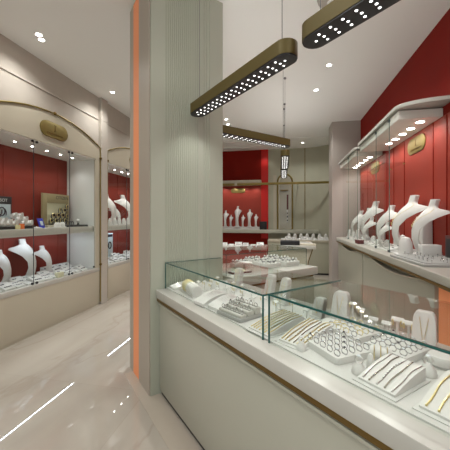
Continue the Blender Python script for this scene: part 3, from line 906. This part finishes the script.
b = BM(); prism(b, [(x * .94 + .01, z * .985 + .01) for x, y, z in archpath(.19, 1.66, 0)], -.022, -.0201, 'y'); obj('mirror_glass', b, M['mirror'], t, False)
b = BM(); tube(b, [(-.14, -.05, 1.22), (.10, -.05, 1.22)], .016, 8); tube(b, [(-.02, -.05, 1.22), (-.02, -.02, 1.22)], .01, 6); obj('hook_bar', b, M['brassd'], t)
b = BM(); box(b, .055, .105, -.034, -.022, .62, 1.08); obj('red_reflection', b, M['darkred'], t, False)  # reflected red, modelled as a strip on the mirror
b = BM(); box(-0 or b, .055, .095, -.034, -.022, .22, .60); obj('pale_reflection', b, M['white'], t, False)  # pale part of the reflection, modelled as a strip
b = BM(); box(b, .058, .09, -.040, -.034, .25, .30); box(b, .058, .09, -.040, -.034, .36, .42); box(b, .058, .09, -.040, -.034, .48, .52); obj('strip_marks', b, M['black'], t, False)
b = BM(); box(b, -.30, -.20, 9.285, 9.3, 1.19, 2.9)
tag(obj('wall_panel', b, M['cream']), 'narrow pale panel left of the arched mirror on the back wall', 'panel')
# ceiling vent near the back
t = thing('ceiling_vent', 'pale ceiling grille in front of the red niche at the back', 'vent', (-1.30, 8.9, ZC))
b = BM(); box(b, -.5, .5, -.12, .12, -.012, 0, .003); obj('frame', b, M['ceiling'], t)
b = BM()
for k in range(12): box(b, -.46 + .08 * k, -.44 + .08 * k, -.10, .10, -.02, -.012)
obj('slats', b, M['ceiling'], t, False)

# ------------------------------------------------------------------ right counter, canopies, glass
RC = thing('wall_counter', 'long cream wall counter along the right red wall with brass rail under its top', 'counter', (0, 0, 0))
Y0, Y1 = 1.80, 6.62
arc = [(1.30 - .20 * math.cos(a), Y1 - .20 + .20 * math.sin(a)) for a in [i * PI / 2 / 8 for i in range(9)]]
outl = [(1.69, Y0), (1.10, Y0)] + arc + [(1.69, Y1)]
b = BM(); prism(b, outl, 1.075, 1.14, 'z', .006); obj('counter_top', b, M['stone2'], RC)
b = BM(); tube(b, [(1.11, Y0, 1.06)] + [(x + .01, y, 1.06) for x, y in arc] + [(1.69, Y1 - .012, 1.06)], .014, 8); obj('brass_rail', b, M['brassd'], RC)
b = BM(); box(b, 1.22, 1.69, Y0 + .05, Y1 - .1, .0, 1.07, .003); obj('carcass', b, M['front2'], RC)
for (a, c) in ((2.50, 4.53), (4.56, 6.45)):
    top = []
    for i in range(17):
        k = i / 16; yy = a + (c - a) * k
        dip = .075 * math.sin(PI * min(1, max(0, (k - .02) / .9))) ** 1.3
        top.append((yy, 1.045 - dip))
    b = BM(); prism(b, [(a, .08)] + [(c, .08)] + top[::-1], 1.14, 1.219, 'x', .004); p = obj('door_panel', b, M['front2'], RC, angle=30)
    b = BM(); tube(b, [(1.137, y, z + .004) for y, z in top], .008, 6); obj('finger_pull', b, M['cream'], p)
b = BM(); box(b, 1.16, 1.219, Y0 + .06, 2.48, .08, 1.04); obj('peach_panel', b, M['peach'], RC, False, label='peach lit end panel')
b = BM(); box(b, 1.26, 1.68, 3.30, 6.5, 1.1401, 1.146); obj('display_deck', b, M['deck'], RC, False)

def canopy(y0, y1, label):
    t = thing('display_canopy', label, 'canopy', (0, 0, 0), 0, 'lit canopies on the right wall')
    def outline(x, ins, r=.36):
        near = [(x + r * (1 - math.sin(a)) * 1.0, y0 + ins + .16 * (1 - math.cos(a))) for a in [i * PI / 2 / 8 for i in range(9)]]
        near = [(x + (1.69 - x) * (1 - math.sin(a)), y0 + ins + .24 * (1 - math.cos(a))) for a in [i * PI / 2 / 10 for i in range(11)]]
        return near + [(x, y1 - ins * .5), (1.69, y1 - ins * .5)]
    b = BM(); prism(b, outline(1.215, 0), 2.745, 2.785, 'z', .003); obj('top_slab', b, M['stone'], t, angle=30)
    b = BM(); box(b, 1.25, 1.69, y0 + .22, y1 - .03, 2.64, 2.735, .003); obj('hood', b, M['hood'], t, angle=30)
    n = 5
    sl = 0
    for k in range(n):
        y = y0 + .36 + (.98 if y0 < 4 else 1.1) * k / (n - 1)
        rot = Matrix.Translation((1.525, y, 2.640)) @ Matrix.Rotation(sl, 4, 'Y')
        b = BM(); lathe(b, [(.042, 0), (.050, -.004), (.050, .0)], 18); bmesh.ops.transform(b, matrix=rot, verts=b.verts); f = obj('downlight', b, M['ceiling'], t)
        b = BM(); lathe(b, [(0, -.006), (.038, -.006), (.038, -.001), (0, -.001)], 18); bmesh.ops.transform(b, matrix=rot, verts=b.verts); obj('lens', b, M['spot'], f)
    return t
canopy(3.30, 5.16, 'nearer cream canopy with lit downlights on the right red wall')
canopy(5.24, 6.86, 'farther cream canopy with lit downlights, next to the pilaster on the right')
g = 'glass screens on the right counter'
for k, (a, c, z1, lab) in enumerate(((3.765, 4.255, 2.85, 'nearest upright glass pane on the right counter'),
                                 (4.265, 5.15, 2.85, 'second upright glass pane from the near end of the right counter'),
                                 (5.25, 5.95, 2.85, 'third upright glass pane from the near end of the right counter'),
                                 (5.96, 6.50, 2.85, 'farthest upright glass pane on the right counter, by the pilaster'))):
    t = thing('glass_screen', lab, 'glass pane', (1.24, 0, 0), 0, g)
    b = BM(); box(b, -.004, .004, a, c, 1.1405, 2.734); obj('pane', b, M['glass'], t, False)
    b = BM(); box(b, -.004, .004, a - .002, a + .0005, 1.1405, 2.734); obj('pane_edge', b, M['edge2'], t, False)
    for z in (1.15, 2.70):
        b = BM(); box(b, -.012, .012, a, a + .03, z - .008, z + .02, .002); obj('clip', b, M['steel'], t)
t = thing('glass_shelf', 'small clear glass shelf on the red wall below the nearer canopy', 'shelf', (1.69, 4.75, 2.32))
b = BM(); box(b, -.30, -.005, -.33, .33, 0, .008); obj('pane', b, M['glass'], t, False)
b = BM(); box(b, -.303, -.297, -.33, .33, 0, .008); obj('glass_edge', b, M['edge'], t, False)
for s in (-.25, .25):
    b = BM(); box(b, -.03, 0, s - .015, s + .015, -.012, 0, .002); obj('bracket', b, M['brass'], t)
pill_badge('wall_badge', 'pill-shaped brass badge on red wall under the nearer right canopy', (1.69, 4.13, 2.49), -PI / 2, .50, .20)
pill_badge('wall_badge', 'pill-shaped brass badge on red wall under the farther right canopy', (1.69, 5.82, 2.48), -PI / 2, .50, .20)
# vertical folds of the red wall panelling
b = BM()
for y in (2.55, 2.75, 2.95, 3.10, 3.25): lathe(b, [(.03, 1.14), (.03, ZC - .01)], 12, (1.69, y, 0))
for y in (3.42, 3.70, 4.50, 4.9, 5.2, 6.3): box(b, 1.672, 1.69, y - .005, y + .005, 1.15, 2.63)
struct('trim_12', b, M['red'], True)
b = BM(); box(b, 1.678, 1.69, 3.32, 6.88, 1.14, 2.64); struct('trim_13', b, M['brick'])  # part of the red wall lit by the canopies, light in its colour
b = BM(); box(b, -2.5, -.68, 9.258, 9.27, 1.19, 2.58); struct('trim_14', b, M['brick'])  # red wall under the niche canopy, its lit tone painted in
b = BM(); box(b, -.68, -.46, 9.262, 9.271, .9, ZC); struct('trim_15', b, M['redlitstrip'])  # lit strip beside the canopy, painted as a brighter red
# tray, box, blocks on the right counter
t = thing('jewellery_tray', 'grey tray of rings lying at the near end of the right counter', 'tray', (1.395, 3.05, ZR), PI / 2 + .05)
b = BM(); box(b, -.34, .34, -.24, .26, 0, .022, .004); obj('tray', b, M['greyt'], t)
b = BM()
for k in range(8):
    box(b, -.31 + .08 * k, -.25 + .08 * k, -.21, .23, .022, .030, .003)
obj('ridges', b, M['greyt'], t)
b = BM()
for i in range(4):
    for k in range(8):
        if (i * 3 + k) % 7 == 5: continue
        RG[2 if (i + k) % 3 else 0]((1.395 + (-.15 + .115 * i), 3.05 - .28 + .08 * k, ZR + .026), PI / 2 + random.uniform(-.6, .6), '%s, %s row from aisle, %s from near end, grey tray' % (RN[2 if (i + k) % 3 else 0], ORD[i], ORD[k]), 'rings on the grey tray')
t = thing('red_box', 'dark red box standing on right counter by the right picture edge', 'box', (1.62, 3.02, ZR), 0)
b = BM(); box(b, -.06, .05, -.16, .20, .0, .24, .006)
obj('box', b, M['darkred'], t)
b = BM(); box(b, -.065, -.06, -.13, .17, .03, .21, .002); obj('front_panel', b, M['black'], t)
t = thing('display_block', 'cream block behind the nearest bust on the right counter', 'jewellery stand', (1.615, 3.78, ZR + .006), 0)
b = BM(); box(b, -.055, .055, -.09, .09, 0, .42, .006)
for v in b.verts: v.co.x *= 1 - .25 * v.co.z
obj('block', b, M['white'], t)
b = BM(); box(b, -.065, .065, -.1, .1, 0, .02, .004); obj('foot', b, M['white'], t)
t = thing('bust_plinth', 'white plinth under the foot of the nearest bust, right counter', 'plinth', (1.48, 3.34, ZR + .006))
b = BM(); box(b, -.09, .09, -.05, .05, 0, .13, .006); obj('block', b, M['white'], t)
b = BM(); box(b, -.095, .095, -.055, .055, 0, .015, .003); obj('foot', b, M['white'], t)
dm((1.30, 3.46, ZR), PI / 2, 'white domed stand in front of the two nearest busts, right counter', None, (.9, .9, 1))
g = 'domes on the right counter'
for k, (x, y, sc) in enumerate(((1.36, 4.58, 1.1), (1.58, 4.30, 2.0), (1.56, 4.45, 2.6), (1.40, 4.95, 1.4), (1.58, 5.10, 2.6), (1.37, 5.30, 1.2), (1.36, 5.75, 2.2), (1.60, 6.10, 3.0), (1.36, 6.10, 1.6), (1.36, 6.42, 1.9))):
    dms((x, y, ZR + .006), PI / 2, 'small white dome, %s from near end, behind glass of the right counter' % ORD[k], g, (1.1, 1.1, sc))
g = 'pads on the right counter'
for k, (x, y) in enumerate(((1.36, 3.90), (1.36, 4.08), (1.36, 4.42), (1.36, 4.72), (1.36, 5.08), (1.36, 5.42), (1.36, 5.92), (1.36, 6.27))):
    jp[k % 3]((x, y, ZR + .006), -PI / 2 + random.uniform(-.2, .2), 'jewellery pad, %s from near end, behind glass of the right counter' % ORD[k], g, (1, 1, 1.3))
t = thing('leather_box', 'small dark red box in front of the glass, far part of right counter', 'box', (1.20, 4.98, ZR), .1)
b = BM(); box(b, -.045, .045, -.07, .07, 0, .045, .004); obj('box', b, M['darkred'], t)
b = BM(); box(b, -.048, .048, -.073, .073, .045, .06, .004); obj('lid', b, M['darkred'], t)
t = thing('black_sign', 'small black sign between the far busts on the right counter', 'sign', (1.62, 5.30, ZR + .006), -PI / 2)
b = BM(); box(b, -.10, .10, -.01, .01, 0.02, .30, .003); obj('board', b, M['black'], t)
b = BM(); box(b, -.09, .09, -.03, .03, 0, .02, .003); obj('foot', b, M['black'], t)

# ------------------------------------------------------------------ contents of the left cabinets
def xl(d): return -3.24 - d
g = 'pads on the lower deck of the nearer left cabinet'
n = 0
ys = [2.68 + .152 * k for k in range(12)]
for r_, (dep, nm) in enumerate(((.12, 'front'), (.27, 'second'))):
    for k, y in enumerate(ys):
        jp[(k + r_) % 3]((xl(dep), y, .665), PI / 2 + random.uniform(-.15, .15), 'jewellery pad, %s from left, %s row, lower deck of nearer left cabinet' % (ORD[k], nm), g, (1.05, .95, 1.1))
for k, y in enumerate((3.98, 4.13, 4.28, 4.43)):
    jp[2]((xl(.43), y, .665), PI / 2 + .1, 'jewellery pad, %s from left, back row at right of nearer left cabinet deck' % ORD[k], g, (1.05, 1, 1.4))
t = thing('chain_box', 'low pale green box among the pads in the nearer left cabinet', 'box', (xl(.10), 3.75, .68 + .005), PI / 2)
b = BM(); box(b, -.06, .06, -.03, .03, 0, .06, .006); obj('box', b, M['yellowp'], t)
b = BM(); box(b, -.062, .062, -.032, .032, .06, .07, .003); obj('lid', b, M['yellowp'], t)
t.location = (xl(.05), 3.78, .665)
g = 'pads in the farther left cabinet'
for k in range(10):
    jp[k % 3]((xl(.13), 5.02 + .17 * k, .665), PI / 2, 'jewellery pad, %s from left, front row, deck of farther left cabinet' % ORD[k], g, (1.1, 1, 1.2))
    jp[(k + 1) % 3]((xl(.32), 5.03 + .17 * k, .665), PI / 2, 'jewellery pad, %s from left, back row, deck of farther left cabinet' % ORD[k], g, (1.1, 1, 1.6))
for k in range(8):
    dms((xl(.16), 5.08 + .17 * k, 1.405), PI / 2, 'small white dome, %s from the left on the upper shelf of farther left cabinet' % ORD[k], 'domes in the farther left cabinet', (1, 1, 1.6))

# watches
def make_watch():
    t = thing('watch', 'watch', 'watch')
    b = BM(); lathe(b, [(0, -.035), (.022, -.035), (.026, -.02), (.026, .02), (.022, .035), (0, .035)], 14)
    for v in b.verts: v.co = Vector((v.co.z, v.co.y, v.co.x + .028))
    obj('cushion', b, M['white'], t)
    b = BM(); tube(b, [(0, .029 * math.cos(a), .028 + .029 * math.sin(a)) for a in [2 * PI * i / 16 for i in range(16)]], .007, 5, True); obj('strap', b, M['silver'], t)
    b = BM(); lathe(b, [(0, 0), (.021, 0), (.022, .004), (.019, .009), (0, .009)], 18)
    for v in b.verts: v.co = Vector((v.co.x, -.026 - v.co.z * .8, .044 + v.co.y + .012 * 0 + v.co.z * .6))
    c = obj('case', b, M['silver'], t)
    b = BM(); lathe(b, [(0, 0.0085), (.0165, .0085), (.0165, .0098), (0, .0098)], 18)
    for v in b.verts: v.co = Vector((v.co.x, -.026 - v.co.z * .8, .044 + v.co.y + v.co.z * .6))
    obj('dial', b, M['white'], c)
    return t
wt = Stamp(make_watch())
def watch_tray(y, w, lab):
    t = thing('watch_tray', lab, 'tray', (xl(.27), y, 1.405), PI / 2, 'black watch trays')
    b = BM(); box(b, -w / 2, w / 2, -.12, .12, 0, .035, .004); obj('tray', b, M['black'], t)
    b = BM(); box(b, -w / 2 + .01, w / 2 - .01, -.11, .11, .035, .04, .002); obj('lining', b, M['greyt'], t)
watch_tray(2.98, .50, 'black tray full of watches at left on upper shelf, nearer left cabinet')
watch_tray(3.36, .20, 'small black tray of watches beside the orange card, upper shelf of nearer left cabinet')
for i, dep in enumerate((.20, .28, .36)):
    for k in range(6):
        wt((xl(dep), 2.78 + .08 * k, 1.445 + .018 * i), PI / 2 + random.uniform(-.1, .1), 'silver watch, %s row from front, %s from left, larger black watch tray' % (ORD[i], ORD[k]), 'watches on the larger black tray', (1.1, 1.1, 1.15))
    for k in range(2):
        wt((xl(dep), 3.315 + .09 * k, 1.445 + .05 * i), PI / 2 + random.uniform(-.1, .1), 'silver watch, %s row from front, %s one on the small black tray' % (ORD[i], ['left', 'right'][k]), 'watches on the small black tray', (1.2, 1.2, 1.2))
t = thing('watch_poster', 'black framed watch advertisement on the upper shelf at the left picture edge', 'sign', (xl(.50), 3.13, 1.405), PI / 2)
b = BM(); box(b, -.36, .27, -.012, .012, .04, .44, .004); obj('frame', b, M['black'], t)
b = BM(); box(b, -.34, .25, -.014, -.012, .10, .335); obj('picture', b, M['lblue'], t, False)
b = BM(); tube(b, [(.12 + .045 * math.cos(a), -.016, .235 + .055 * math.sin(a)) for a in [2 * PI * i / 18 for i in range(18)]], .008, 6, True); tube(b, [(.165, -.016, .27), (.185, -.016, .23), (.18, -.016, .18)], .006, 6); tube(b, [(.12, -.016, .26), (.12, -.016, .215), (.09, -.016, .16)], .007, 6); obj('printed_watch', b, M['gemd'], t)
lettering('TISSOT', .06, M['white'], t, (.11, -.0125, .385), (PI / 2, 0, 0))
b = BM(); box(b, -.3, .2, -.05, .05, 0, .04, .004); obj('foot', b, M['black'], t)
# gold framed watch display
t = thing('watch_stand', 'gold framed watch display stand on the upper shelf of nearer left cabinet', 'display stand', (xl(.46), 4.17, 1.405), PI / 2)
b = BM()
box(b, -.28, -.20, -.02, .02, 0, .54, .004); box(b, .24, .28, -.02, .02, 0, .54, .004); box(b, -.20, .24, -.02, .02, .39, .54, .004); box(b, -.20, .24, -.02, .02, 0, .06, .004)
obj('frame', b, M['khaki'], t)
b = BM(); box(b, -.20, .24, .0, .018, .06, .39); obj('back_board', b, M['yellowp'], t, False)
b = BM(); box(b, -.28, .28, -.11, -.02, 0, .03, .004); obj('step', b, M['cream'], t)
lettering('CITIZEN', .075, M['black'], t, (.12, -.0205, .48), (PI / 2, 0, 0))
def make_cuff():
    t = thing('watch', 'watch', 'watch')
    b = BM(); tube(b, [(.03 * math.cos(a), .0, .04 + .04 * math.sin(a)) for a in [2 * PI * i / 18 for i in range(18)]], .007, 6, True); obj('strap', b, M['steel'], t)
    b = BM(); lathe(b, [(0, 0), (.026, 0), (.028, .005), (.024, .011), (0, .011)], 18)
    for v in b.verts: v.co = Vector((v.co.x, -v.co.z - .006, .062 + v.co.y))
    c = obj('case', b, M['gold'], t)
    b = BM(); lathe(b, [(0, .0105), (.02, .0105), (.02, .012), (0, .012)], 18)
    for v in b.verts: v.co = Vector((v.co.x, -v.co.z - .006, .062 + v.co.y))
    obj('dial', b, M['black'], c)
    return t
cf = Stamp(make_cuff())
spots = [(-.14, .06), (-.04, .06), (.06, .06), (.16, .06), (-.09, .15), (.01, .15), (.11, .15), (.20, .14), (.05, .24), (.15, .235), (.2, .30)]
for k, (x, z) in enumerate(spots):
    cf((xl(.46) + .035, 4.17 + x, 1.405 + z - .03 + (.0 if z > .1 else 0)), PI / 2 + random.uniform(-.3, .3), 'dark-dialled watch, %s from lower left upwards on the gold framed stand' % ORD[k], 'watches on the gold framed stand', (1.15, 1.15, 1.2))
t = thing('orange_card', 'small orange and cream card between the watch trays, upper shelf of nearer left cabinet', 'card', (xl(.12), 3.19, 1.405), PI / 2)
b = BM(); box(b, -.01, .05, -.012, .012, 0, .07, .004); obj('orange_half', b, M['orange'], t)
b = BM(); box(b, -.07, -.01, -.012, .012, 0, .055, .004); obj('cream_half', b, M['yellow'], t)
t = thing('blue_card', 'bright blue card stand on the upper shelf of nearer left cabinet', 'card', (xl(.16), 3.585, 1.405), PI / 2 + .2)
b = BM(); box(b, -.06, .06, -.006, .006, .0, .14, .003)
for v in b.verts: v.co.y += v.co.z * .3
obj('card', b, M['blue'], t)
b = BM(); box(b, -.03, .03, -.009, -.006, .04, .10, .001)
for v in b.verts: v.co.y += v.co.z * .3
obj('print', b, M['lblue'], t)
b = BM(); box(b, -.05, .05, -.01, .05, 0, .006, .002); obj('foot', b, M['blue'], t)
jp[1]((xl(.14), 3.46, 1.405), PI / 2, 'flat white pad left of the blue card, upper shelf of nearer left cabinet', None, (1, .8, .7))
dms((xl(.18), 3.89, 1.405), PI / 2, 'small white stand in front of the gold framed watch stand', None, (1.3, 1, .85))
dms((xl(.18), 3.99, 1.405), PI / 2, 'small white stand next to the black tray, upper shelf of nearer left cabinet', None, (.9, 1, .95))
t = thing('black_tray', 'flat black tray at the right end of the upper shelf, nearer left cabinet', 'tray', (xl(.22), 4.30, 1.405), PI / 2)
b = BM(); box(b, -.24, .24, -.09, .09, 0, .025, .004); obj('tray', b, M['black'], t)
b = BM(); box(b, -.23, .23, -.08, .08, .025, .03, .002); obj('lining', b, M['lampd'], t)
b = BM()
for k in range(4): tube(b, [(-.19 + .05 * k + .03 * math.cos(a), 0, .058 + .03 * math.sin(a)) for a in [2 * PI * i / 14 for i in range(14)]], .006, 5, True)
obj('bangles', b, M['steel'], t)
t = thing('white_globe', 'small white globe on the black tray at right of nearer left cabinet shelf', 'ornament', (xl(.22), 4.40, 1.435))
b = BM(); sphere(b, (0, 0, .065), .035, 14, 10); obj('globe', b, M['white'], t)
b = BM(); lathe(b, [(0, 0), (.025, 0), (.012, .02), (.012, .035), (0, .035)], 12); obj('foot', b, M['black'], t)
t = thing('blue_poster', 'pale blue poster with a dark figure on the deck of the farther left cabinet', 'sign', (xl(.42), 5.58, .665), PI / 2)
b = BM(); box(b, -.16, .16, -.01, .01, 0.02, .56, .003); obj('board', b, M['lblue'], t)
b = BM(); tube(b, [(.04 + .05 * math.cos(a), -.013, .30 + .07 * math.sin(a)) for a in [2 * PI * i / 14 for i in range(14)]], .014, 6, True); box(b, -.14, .14, -.013, -.0095, .48, .54); obj('print', b, M['gemd'], t)
b = BM(); box(b, -.12, .12, -.03, .03, 0, .02, .003); obj('foot', b, M['black'], t)

# ------------------------------------------------------------------ pendant lamps
LED = None
def pendant(label, c, ang, L, w=.14, h=.088, zb=2.496, mid=True):
    """stadium housing, LEDs underneath; local x runs along the lamp"""
    t = thing('pendant_lamp', label, 'pendant lamp', (c[0], c[1], zb), ang, 'linear pendant lamps')
    pts = rrect(0, 0, L, w, w / 2 - .001, 10)
    b = BM(); prism(b, pts, .004, h, 'z', .004); obj('housing', b, M['lampb'], t)
    b = BM(); prism(b, rrect(0, 0, L - .006, w - .006, w / 2 - .004, 10), -.004, .004, 'z', .002); obj('light_panel', b, M['lampd'], t)
    n = 15
    proto = None
    for i in range(n + 1):
        x = -(L - .24) / 2 + (L - .24) * i / n
        for j in (-1, 0, 1):
            xx = x + (.005 if j == 0 else 0)
            if proto is None:
                b = BM(); lathe(b, [(0, -.002), (.0062, -.002), (.0075, .0), (.0075, .003), (0, .003)], 10)
                proto = obj('led', b, M['led'], t); q = proto
            else:
                q = proto.copy(); COL.objects.link(q); q.parent = t
            q.location = (xx, j * w * .25, -.0035)
    for s in (-1, 1):
        q = proto.copy(); COL.objects.link(q); q.parent = t; q.location = (s * (L / 2 - .075), 0, -.0035)
    for s in (-.42, .42):
        b = BM(); tube(b, [(s * L, 0, h), (s * L, 0, ZC - zb - .02)], .0022, 5); obj('cable', b, M['steel'], t)
        b = BM(); lathe(b, [(0, 0), (.02, 0), (.02, .02), (0, .02)], 12, (s * L, 0, ZC - zb - .02)); obj('cable_anchor', b, M['steel'], t)
    li = bpy.data.lights.new('ceiling_fill', 'AREA'); li.shape = 'RECTANGLE'; li.size = L * .8; li.size_y = w * .5; li.energy = 2.8; li.color = (1, .995, .96)  # added upward light, there to brighten the ceiling
    lo = bpy.data.objects.new('ceiling_fill', li); COL.objects.link(lo)
    lo.location = (c[0], c[1], zb + h + .006); lo.rotation_euler = (PI, 0, -ang)
    for k in (-1, 0, 1):
        li = bpy.data.lights.new('pendant_beam', 'SPOT'); li.energy = 7; li.color = (1, .985, .96); li.spot_size = math.radians(130); li.spot_blend = .8
        li.shadow_soft_size = .025
        lo = bpy.data.objects.new('pendant_beam', li); COL.objects.link(lo)
        lo.location = (c[0] + k * L * .33 * math.cos(ang), c[1] + k * L * .33 * math.sin(ang), zb - .012)
    return t
pendant('long brass pendant lamp over the left glass case of the front counter', (-.372, 2.158), -PI / 4, 1.235)
pendant('brass pendant lamp at the top right of the picture, nearest one', (.57, 1.215), -PI / 4, 1.27)
pendant('brass pendant lamp hanging beyond the fluted pillar over the counter behind', (-.375, 3.525), PI / 4, 1.27)
pendant('nearer of two small-looking brass pendant lamps in line over the island counter', (.03, 5.10), PI / 2, 1.24)
pendant('farther of two brass pendant lamps in line over the island counter', (.02, 6.39), PI / 2, 1.24)

# ------------------------------------------------------------------ ceiling downlights
def make_dl():
    t = thing('ceiling_downlight', 'dl', 'ceiling light')
    b = BM(); lathe(b, [(.036, 0), (.05, 0), (.052, -.004), (.05, -.007), (.036, -.005)], 20); obj('rim', b, M['ceiling'], t)
    b = BM(); lathe(b, [(0, -.005), (.034, -.005), (.034, 0), (0, 0)], 16); obj('lens', b, M['spot'], t)
    return t
dl = Stamp(make_dl())
g = 'ceiling downlights'
for (x, y, lab) in ((-2.83, 2.93, 'ceiling downlight at the upper left, left lamp of a close pair'), (-2.88, 3.02, 'ceiling downlight at the upper left, right lamp of a close pair'), (-2.88, 4.516, 'ceiling downlight above the pilaster between the left cabinets'),
                    (.64, 4.32, 'ceiling downlight between the pendant lamps and the right red wall, nearer one'), (.55, 5.12, 'ceiling downlight between the pendant lamps and the right red wall, farther one'),
                    (-1.25, 6.60, 'ceiling downlight just above the far left pendant, farther lamp of a pair'), (-1.22, 6.25, 'ceiling downlight just above the far left pendant, nearer lamp of a pair'), (.55, 8.6, 'ceiling downlight in front of the back wall near its curved corner')):
    dl((x, y, ZC), 0, lab, g)
t = thing('smoke_detector', 'round grey ceiling disc above the nearest pendant lamp', 'smoke detector', (.47, 3.0, ZC))
b = BM(); lathe(b, [(0, -.05), (.10, -.05), (.13, -.03), (.14, 0), (0, 0)], 28); obj('body', b, M['mauve'], t)
b = BM(); lathe(b, [(0, -.06), (.04, -.06), (.045, -.05), (0, -.05)], 20); obj('sensor', b, M['ceiling'], t)

def spot(x, y, z, e, size=115, blend=.8, col=(1, .995, .955), rad=.05, aim=None):
    li = bpy.data.lights.new('downlight_beam', 'SPOT'); li.energy = e; li.spot_size = math.radians(size); li.spot_blend = blend
    li.color = col; li.shadow_soft_size = rad
    o = bpy.data.objects.new('downlight_beam', li); COL.objects.link(o); o.location = (x, y, z)
    if aim:
        d = Vector(aim) - Vector((x, y, z)); o.rotation_euler = d.to_track_quat('-Z', 'Y').to_euler()
    return o
KE = 1.0
for (x, y) in ((-2.85, 2.97), (-2.88, 4.516), (-2.6, 6.1), (-2.2, 1.0), (-2.3, -1.0), (-.3, -.8), (.9, -1.2), (-.9, 1.2), (.64, 4.32), (.55, 5.12), (.6, 6.6), (-1.23, 6.4), (-1.4, 4.9), (.55, 8.4), (-1.3, 7.2), (.9, .6), (.1, 3.6), (.9, 2.7)):
    spot(x, y, ZC - .02, 44 * KE, 140)

def area(x, y, z, sx, sy, e, rz=0, col=(1, .97, .93), rot=None):
    li = bpy.data.lights.new('strip_light', 'AREA'); li.shape = 'RECTANGLE'; li.size = sx; li.size_y = sy; li.energy = e; li.color = col
    o = bpy.data.objects.new('strip_light', li); COL.objects.link(o); o.location = (x, y, z); o.rotation_euler = rot or (0, 0, rz)
    return o
for yc in (3.605, 5.945):
    for k in range(7): spot(-3.51, yc - .90 + .27 * k, 2.555, 4 * KE, 120, col=(1, .97, .94), rad=.02)
    area(-3.574, yc - .07, 1.316, .012, 1.75, 2.8 * KE, col=(.80, .88, 1))     # strip under the shelf
for (y0, y1) in ((3.45, 5.1), (5.4, 6.8)):
    for k in range(5): spot(1.525, y0 + .15 + (y1 - y0 - .3) * k / 4, 2.628, 6.5 * KE, 150, col=(1, .985, .96), rad=.03)
for k in range(5): spot(-2.2 + .34 * k, 9.10, 2.565, 3.4 * KE, 150, col=(1, .985, .96), rad=.02)
# cove light above the niche canopy, on the red wall return
spot(-.56, 9.12, 3.45, 2 * KE, 160, col=(1, .95, .9), rad=.1)

# ------------------------------------------------------------------ world, camera, view
w = bpy.data.worlds.new('World'); scn.world = w; w.use_nodes = True
w.node_tree.nodes['Background'].inputs[0].default_value = (.95, 1.0, .97, 1)
w.node_tree.nodes['Background'].inputs[1].default_value = 1.0  # added soft fill; room left open behind the camera to admit it
cam = bpy.data.cameras.new('Camera'); co = bpy.data.objects.new('Camera', cam); COL.objects.link(co)
cam.sensor_fit = 'HORIZONTAL'; cam.sensor_width = 36; cam.lens = 290 / 450 * 36
cam.shift_y = -7 / 450; cam.clip_start = .02
co.location = (0, 0, 1.55); co.rotation_euler = (PI / 2, 0, math.atan(58 / 290))
scn.camera = co
vs = scn.view_settings
vs.view_transform = 'Standard'; vs.look = 'None'; vs.gamma = 1; vs.exposure = 0.16; vs.use_curve_mapping = False
